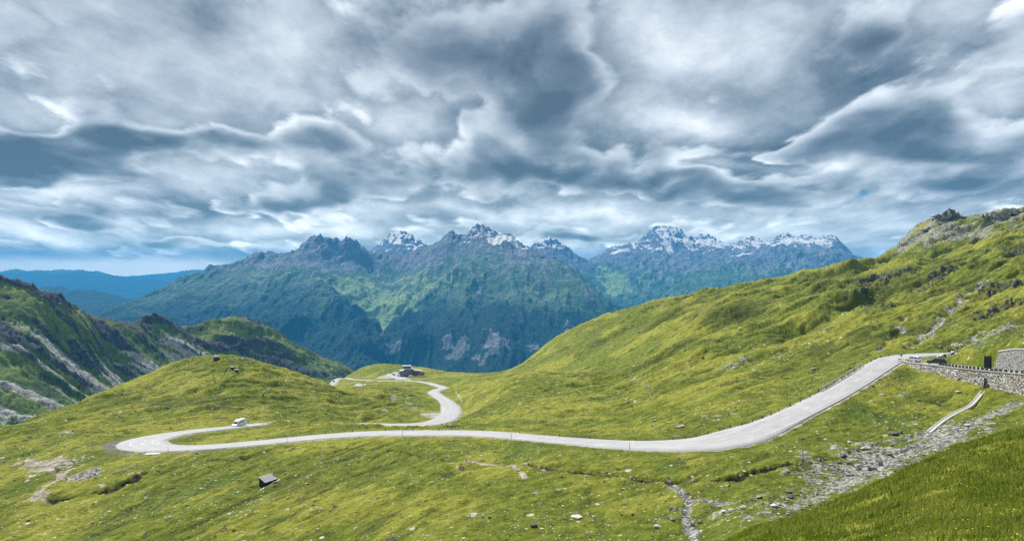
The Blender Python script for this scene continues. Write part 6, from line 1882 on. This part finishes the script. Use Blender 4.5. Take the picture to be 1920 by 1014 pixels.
# ---------------------------------------------------------------- grass of the near bank
def blades():
    r = np.random.default_rng(9)
    N = 120000
    # even in picture density: distance drawn evenly in log
    Y = np.exp(r.uniform(math.log(15), math.log(66), N)); t = r.uniform(.22, .76, N); X = t * Y
    keep = (fbm(X / 3, Y / 3, 3, .5, 600) + r.uniform(-.6, .6, N)) > -.35
    X = X[keep]; Y = Y[keep]; N = len(X)
    Z = G.height(X, Y)
    h = r.uniform(.10, .34, N) * (1 + .5 * fbm(X / 5, Y / 5, 2, .5, 610)) * np.clip(Y / 38, .8, 1.25)
    a = r.uniform(0, 6.28, N); w = r.uniform(.010, .022, N) * np.clip(Y / 22, 1, 2.6)
    lean = r.uniform(.1, .7, N) * h; la = r.normal(.6, .9, N)
    c, s = np.cos(a) * w, np.sin(a) * w
    lx, ly = np.cos(la) * lean, np.sin(la) * lean
    v = np.empty((N, 5, 3))
    v[:, 0] = np.stack([X - c, Y - s, Z - .02], 1); v[:, 1] = np.stack([X + c, Y + s, Z - .02], 1)
    v[:, 2] = np.stack([X + c * .7 + lx * .4, Y + s * .7 + ly * .4, Z + h * .6], 1); v[:, 3] = np.stack([X - c * .7 + lx * .4, Y - s * .7 + ly * .4, Z + h * .6], 1)
    v[:, 4] = np.stack([X + lx, Y + ly, Z + h], 1)
    b = np.arange(N)[:, None] * 5
    quads = b + np.array([[0, 1, 2, 3]]); tris = b + np.array([[3, 2, 4]])
    me = bpy.data.meshes.new('grass_blades')
    me.vertices.add(N * 5); me.vertices.foreach_set('co', v.reshape(-1).astype(np.float32))
    loops = np.concatenate([np.concatenate([quads, tris], 1)], 1).reshape(-1).astype(np.int32)
    me.loops.add(len(loops)); me.loops.foreach_set('vertex_index', loops)
    ls = np.stack([np.arange(N) * 7, np.arange(N) * 7 + 4], 1).reshape(-1).astype(np.int32); lt = np.tile([4, 3], N).astype(np.int32)
    me.polygons.add(2 * N); me.polygons.foreach_set('loop_start', ls); me.polygons.foreach_set('loop_total', lt)
    me.update(calc_edges=True)
    m, T, bb = new_mat('grass_blade')
    P = T.geo(); n = T.noise(P, .5, 4, .6); f = T.noise(P, 9, 2, .6)
    q = T.math('ADD', T.math('MULTIPLY', n, .6), T.math('MULTIPLY', f, .4))
    col = T.ramp(q, [(.32, (.07, .10, .010)), (.46, (.17, .22, .024)), (.60, (.28, .31, .055)), (.74, (.42, .38, .13))])
    T.put(bb.inputs['Base Color'], col)
    tr = T.n.new('ShaderNodeBsdfTranslucent'); T.put(tr.inputs[0], col); mx = T.n.new('ShaderNodeMixShader'); mx.inputs[0].default_value = .5
    out = [x for x in T.n if x.type == 'OUTPUT_MATERIAL'][0]
    T.l.new(bb.outputs[0], mx.inputs[1]); T.l.new(tr.outputs[0], mx.inputs[2]); T.l.new(mx.outputs[0], out.inputs[0])
    me.materials.append(m)
    o = bpy.data.objects.new('grass', me); COL.objects.link(o); o['kind'] = 'stuff'
    o['label'] = 'long grass of the dark foreground bank'; o['category'] = 'grass'


blades()


def flowers():
    r = np.random.default_rng(31); b = MB()
    N = 330
    Y = np.exp(r.uniform(math.log(17), math.log(55), N)); t = r.uniform(.3, .72, N); X = t * Y
    k = fbm(X / 4, Y / 4, 2, .5, 640) > -.05
    for x, y in zip(X[k], Y[k]):
        z = float(G.height(x, y)[0]) + r.uniform(.12, .26); s = r.uniform(.025, .045)
        ring = [(x + s * math.cos(a), y + s * math.sin(a), z + .01 * math.sin(2 * a)) for a in np.linspace(0, 2 * math.pi, 7)[:-1]]
        vs = [b.bm.verts.new(p) for p in ring]; top = b.bm.verts.new((x, y, z + s * .6)); bot = b.bm.verts.new((x, y, z - s * .5))
        for i in range(6):
            b.bm.faces.new((vs[i], vs[(i + 1) % 6], top)); b.bm.faces.new((vs[(i + 1) % 6], vs[i], bot))
    m = simple('yellow_petals', (.75, .60, .05), .8)
    o = b.build('flowers', m); o['kind'] = 'stuff'; o['label'] = 'tiny yellow flowers dotted over the foreground bank'; o['category'] = 'flowers'


flowers()


# ---------------------------------------------------------------- sheep and the walker
def skinned(name, joints, edges, mat, parent=None, levels=2):
    """one continuous surface grown over a skeleton; joints = (x,y,z,rx,ry)"""
    me = bpy.data.meshes.new(name); me.from_pydata([j[:3] for j in joints], edges, [])
    o = bpy.data.objects.new(name, me); COL.objects.link(o)
    sk = o.modifiers.new('skin', 'SKIN'); sv = me.skin_vertices[0].data
    for v, j in zip(sv, joints):
        v.radius = (j[3], j[4] if len(j) > 4 else j[3])
    sv[0].use_root = True
    sb_ = o.modifiers.new('sub', 'SUBSURF'); sb_.levels = levels; sb_.render_levels = levels
    dg = bpy.context.evaluated_depsgraph_get(); ev = o.evaluated_get(dg)
    m2 = bpy.data.meshes.new_from_object(ev)
    o.modifiers.clear(); o.data = m2; bpy.data.meshes.remove(me)
    m2.name = name
    m2.materials.clear(); m2.materials.append(mat)
    m2.polygons.foreach_set('use_smooth', np.ones(len(m2.polygons), bool))
    if parent is not None:
        o.parent = parent
    return o


def sheep(label, wool, face, loc, rz, group=None, graze=True, sc=1.0):
    root = thing('sheep', label, 'sheep', loc, rz, group); root.scale = (sc,) * 3
    hx, hz_ = (.78, .22) if graze else (.80, .86)
    J = [(0, 0, .60, .13, .16), (.32, 0, .62, .13, .16), (-.34, 0, .62, .14, .17), (.50, 0, .66 if not graze else .56, .07, .08), (.66, 0, .80 if not graze else .38, .055, .06), (hx, 0, hz_, .05, .06), (hx + .13, 0, hz_ - .08, .03, .035), (-.50, 0, .60, .04), (-.56, 0, .42, .025)]
    E = [(0, 1), (0, 2), (1, 3), (3, 4), (4, 5), (5, 6), (2, 7), (7, 8)]
    for (x, a, kx) in ((.30, 1, .03), (-.32, 2, -.05)):
        for s in (-1, 1):
            i = len(J)
            J += [(x, s * .13, .44, .07), (x + kx, s * .14, .24, .035), (x - kx * .3, s * .14, .03, .03)]
            E += [(a, i), (i, i + 1), (i + 1, i + 2)]
    skinned('body', J, E, face, root, 1)
    W_ = [(0, 0, .63, .24, .26), (.34, 0, .64, .22, .24), (-.36, 0, .63, .22, .25), (.50, 0, .62, .12, .14), (-.48, 0, .58, .10)]
    skinned('fleece', W_, [(0, 1), (0, 2), (1, 3), (2, 4)], wool, root, 2)
    for s in (-1, 1):
        MB().hull([(hx - .04, s * .04, hz_ + .03), (hx - .06, s * .15, hz_ + .02), (hx - .02, s * .13, hz_ - .02), (hx - .07, s * .05, hz_ - .01), (hx - .05, s * .10, hz_ + .04)]).build('ear', face, root)
    return root


def at(px, py):
    return G.hit(px, py)


hill = [(1838.5, 627.5, 185, 'white sheep at the left of the pair grazing on the pasture hump'), (1846, 626.5, 10, 'white sheep close behind the left one on the pasture hump'), (1864.5, 623.5, 170, 'white sheep grazing alone in the middle of the pasture hump'), (1884.5, 620, 5, 'white sheep highest and farthest right on the pasture hump'), (1801, 650.5, 30, 'small white sheep alone on the slope above the upper road')]
for (x, y, rz, lab) in hill:
    sheep(lab, M['wool'], M['face'], tuple(at(x, y)), math.radians(rz), 'sheep on the pasture hump', sc=1.15)
herd = [(1758.5, 673, 'wool', 'face', 60, 'white sheep at the lower end of the herd beside the walker'), (1764.5, 671.5, 'wool', 'woolD', 75, 'white sheep just right of the walker'), (1768, 669.5, 'wool', 'face', 50, 'white sheep in the middle of the herd on the verge'), (1772, 670, 'woolD', 'woolD', 70, 'black sheep in the middle of the herd'),
        (1780.5, 667.5, 'wool', 'woolD', 160, 'white sheep at the right end of the herd, left of two'), (1786, 664.5, 'wool', 'woolD', 100, 'large white sheep at the upper right of the herd'), (1787, 667, 'woolD', 'woolD', 30, 'black sheep under the large white one'), (1785, 660.5, 'woolD', 'woolD', 80, 'black sheep leading the herd where the road ends'), (1779.5, 662, 'woolD', 'face', 120, 'brown sheep near the leading black one')]
for (x, y, w_, f_, rz, lab) in herd:
    sheep(lab, M[w_], M[f_], tuple(at(x, y)), math.radians(rz), 'herd of sheep by the upper road', graze=(x % 2 < 1), sc=1.1)


def person():
    p = at(1761.3, 681.3)
    root = thing('person', 'person in dark clothes walking behind the sheep next to the black car', 'person', tuple(p), math.radians(100))
    # facing +x; hips at .95
    J = [(0, 0, .95, .13, .15), (0, 0, 1.15, .12, .15), (.01, 0, 1.38, .11, .17), (.02, 0, 1.50, .055), (.03, 0, 1.60, .08), (.035, 0, 1.70, .085)]
    E = [(0, 1), (1, 2), (2, 3), (3, 4), (4, 5)]
    for s, st_ in ((-1, .22), (1, -.20)):
        i = len(J); J += [(.02, s * .10, .86, .10), (st_ * .55, s * .10, .50, .07), (st_ * .8 - .05, s * .10, .10, .045), (st_ * .8 + .10, s * .11, .04, .04)]
        E += [(0, i), (i, i + 1), (i + 1, i + 2), (i + 2, i + 3)]
        i = len(J); J += [(.0, s * .20, 1.42, .06), (-st_ * .35, s * .26, 1.16, .045), (-st_ * .8 + .08, s * .25, .93, .032), (-st_ * .9 + .10, s * .25, .86, .035)]
        E += [(2, i), (i, i + 1), (i + 1, i + 2), (i + 2, i + 3)]
        hx, hz_ = -st_ * .9 + .10, .86
        for k, (dy, ln) in enumerate(((-.03, .07), (-.01, .08), (.012, .075), (.032, .06))):
            j = len(J); J += [(hx + .01 + .01 * k, s * .25 + dy, hz_ - .05, .010), (hx + .03, s * .25 + dy, hz_ - .05 - ln, .008)]
            E += [(i + 3, j), (j, j + 1)]
        j = len(J); J += [(hx + .045, s * .23, hz_ - .01, .011), (hx + .065, s * .225, hz_ - .05, .009)]; E += [(i + 3, j), (j, j + 1)]
    skinned('body', J, E, M['skin'], root, 1)
    jk = [(0, 0, .98, .16, .18), (0, 0, 1.18, .15, .18), (.01, 0, 1.38, .14, .20), (.01, 0, 1.48, .09)]
    je = [(0, 1), (1, 2), (2, 3)]
    for s, st_ in ((-1, .22), (1, -.20)):
        i = len(jk); jk += [(.0, s * .21, 1.42, .085), (-st_ * .35, s * .27, 1.16, .065), (-st_ * .75 + .07, s * .26, .95, .05)]; je += [(2, i), (i, i + 1), (i + 1, i + 2)]
    skinned('jacket', jk, je, M['navy'], root, 1)
    tr = [(0, 0, .94, .155, .175)]; te = []
    for s, st_ in ((-1, .22), (1, -.20)):
        i = len(tr); tr += [(.02, s * .10, .84, .12), (st_ * .55, s * .10, .50, .09), (st_ * .8 - .05, s * .10, .12, .07)]; te += [(0, i), (i, i + 1), (i + 1, i + 2)]
    skinned('trousers', tr, te, M['jeans'], root, 1)
    for s, st_ in ((-1, .22), (1, -.20)):
        MB().box(st_ * .8 - .12, st_ * .8 + .17, s * .11 - .055, s * .11 + .055, -.02, .10, (st_ * .8 - .11, st_ * .8 + .08, s * .11 - .045, s * .11 + .045)).build('shoe', M['darkwood'], root, bevel=.01)
    skinned('hair', [(.015, 0, 1.74, .088), (.0, 0, 1.66, .082)], [(0, 1)], M['hair'], root, 2)
    for s in (-1, 1):
        MB().hull([(.118, s * .03, 1.70), (.12, s * .045, 1.695), (.118, s * .038, 1.71), (.112, s * .035, 1.70)]).build('eye', M['black'], root)
    MB().hull([(.11, -.012, 1.665), (.11, .012, 1.665), (.14, 0, 1.67), (.112, 0, 1.70), (.112, 0, 1.66)]).build('nose', M['skin'], root)


person()
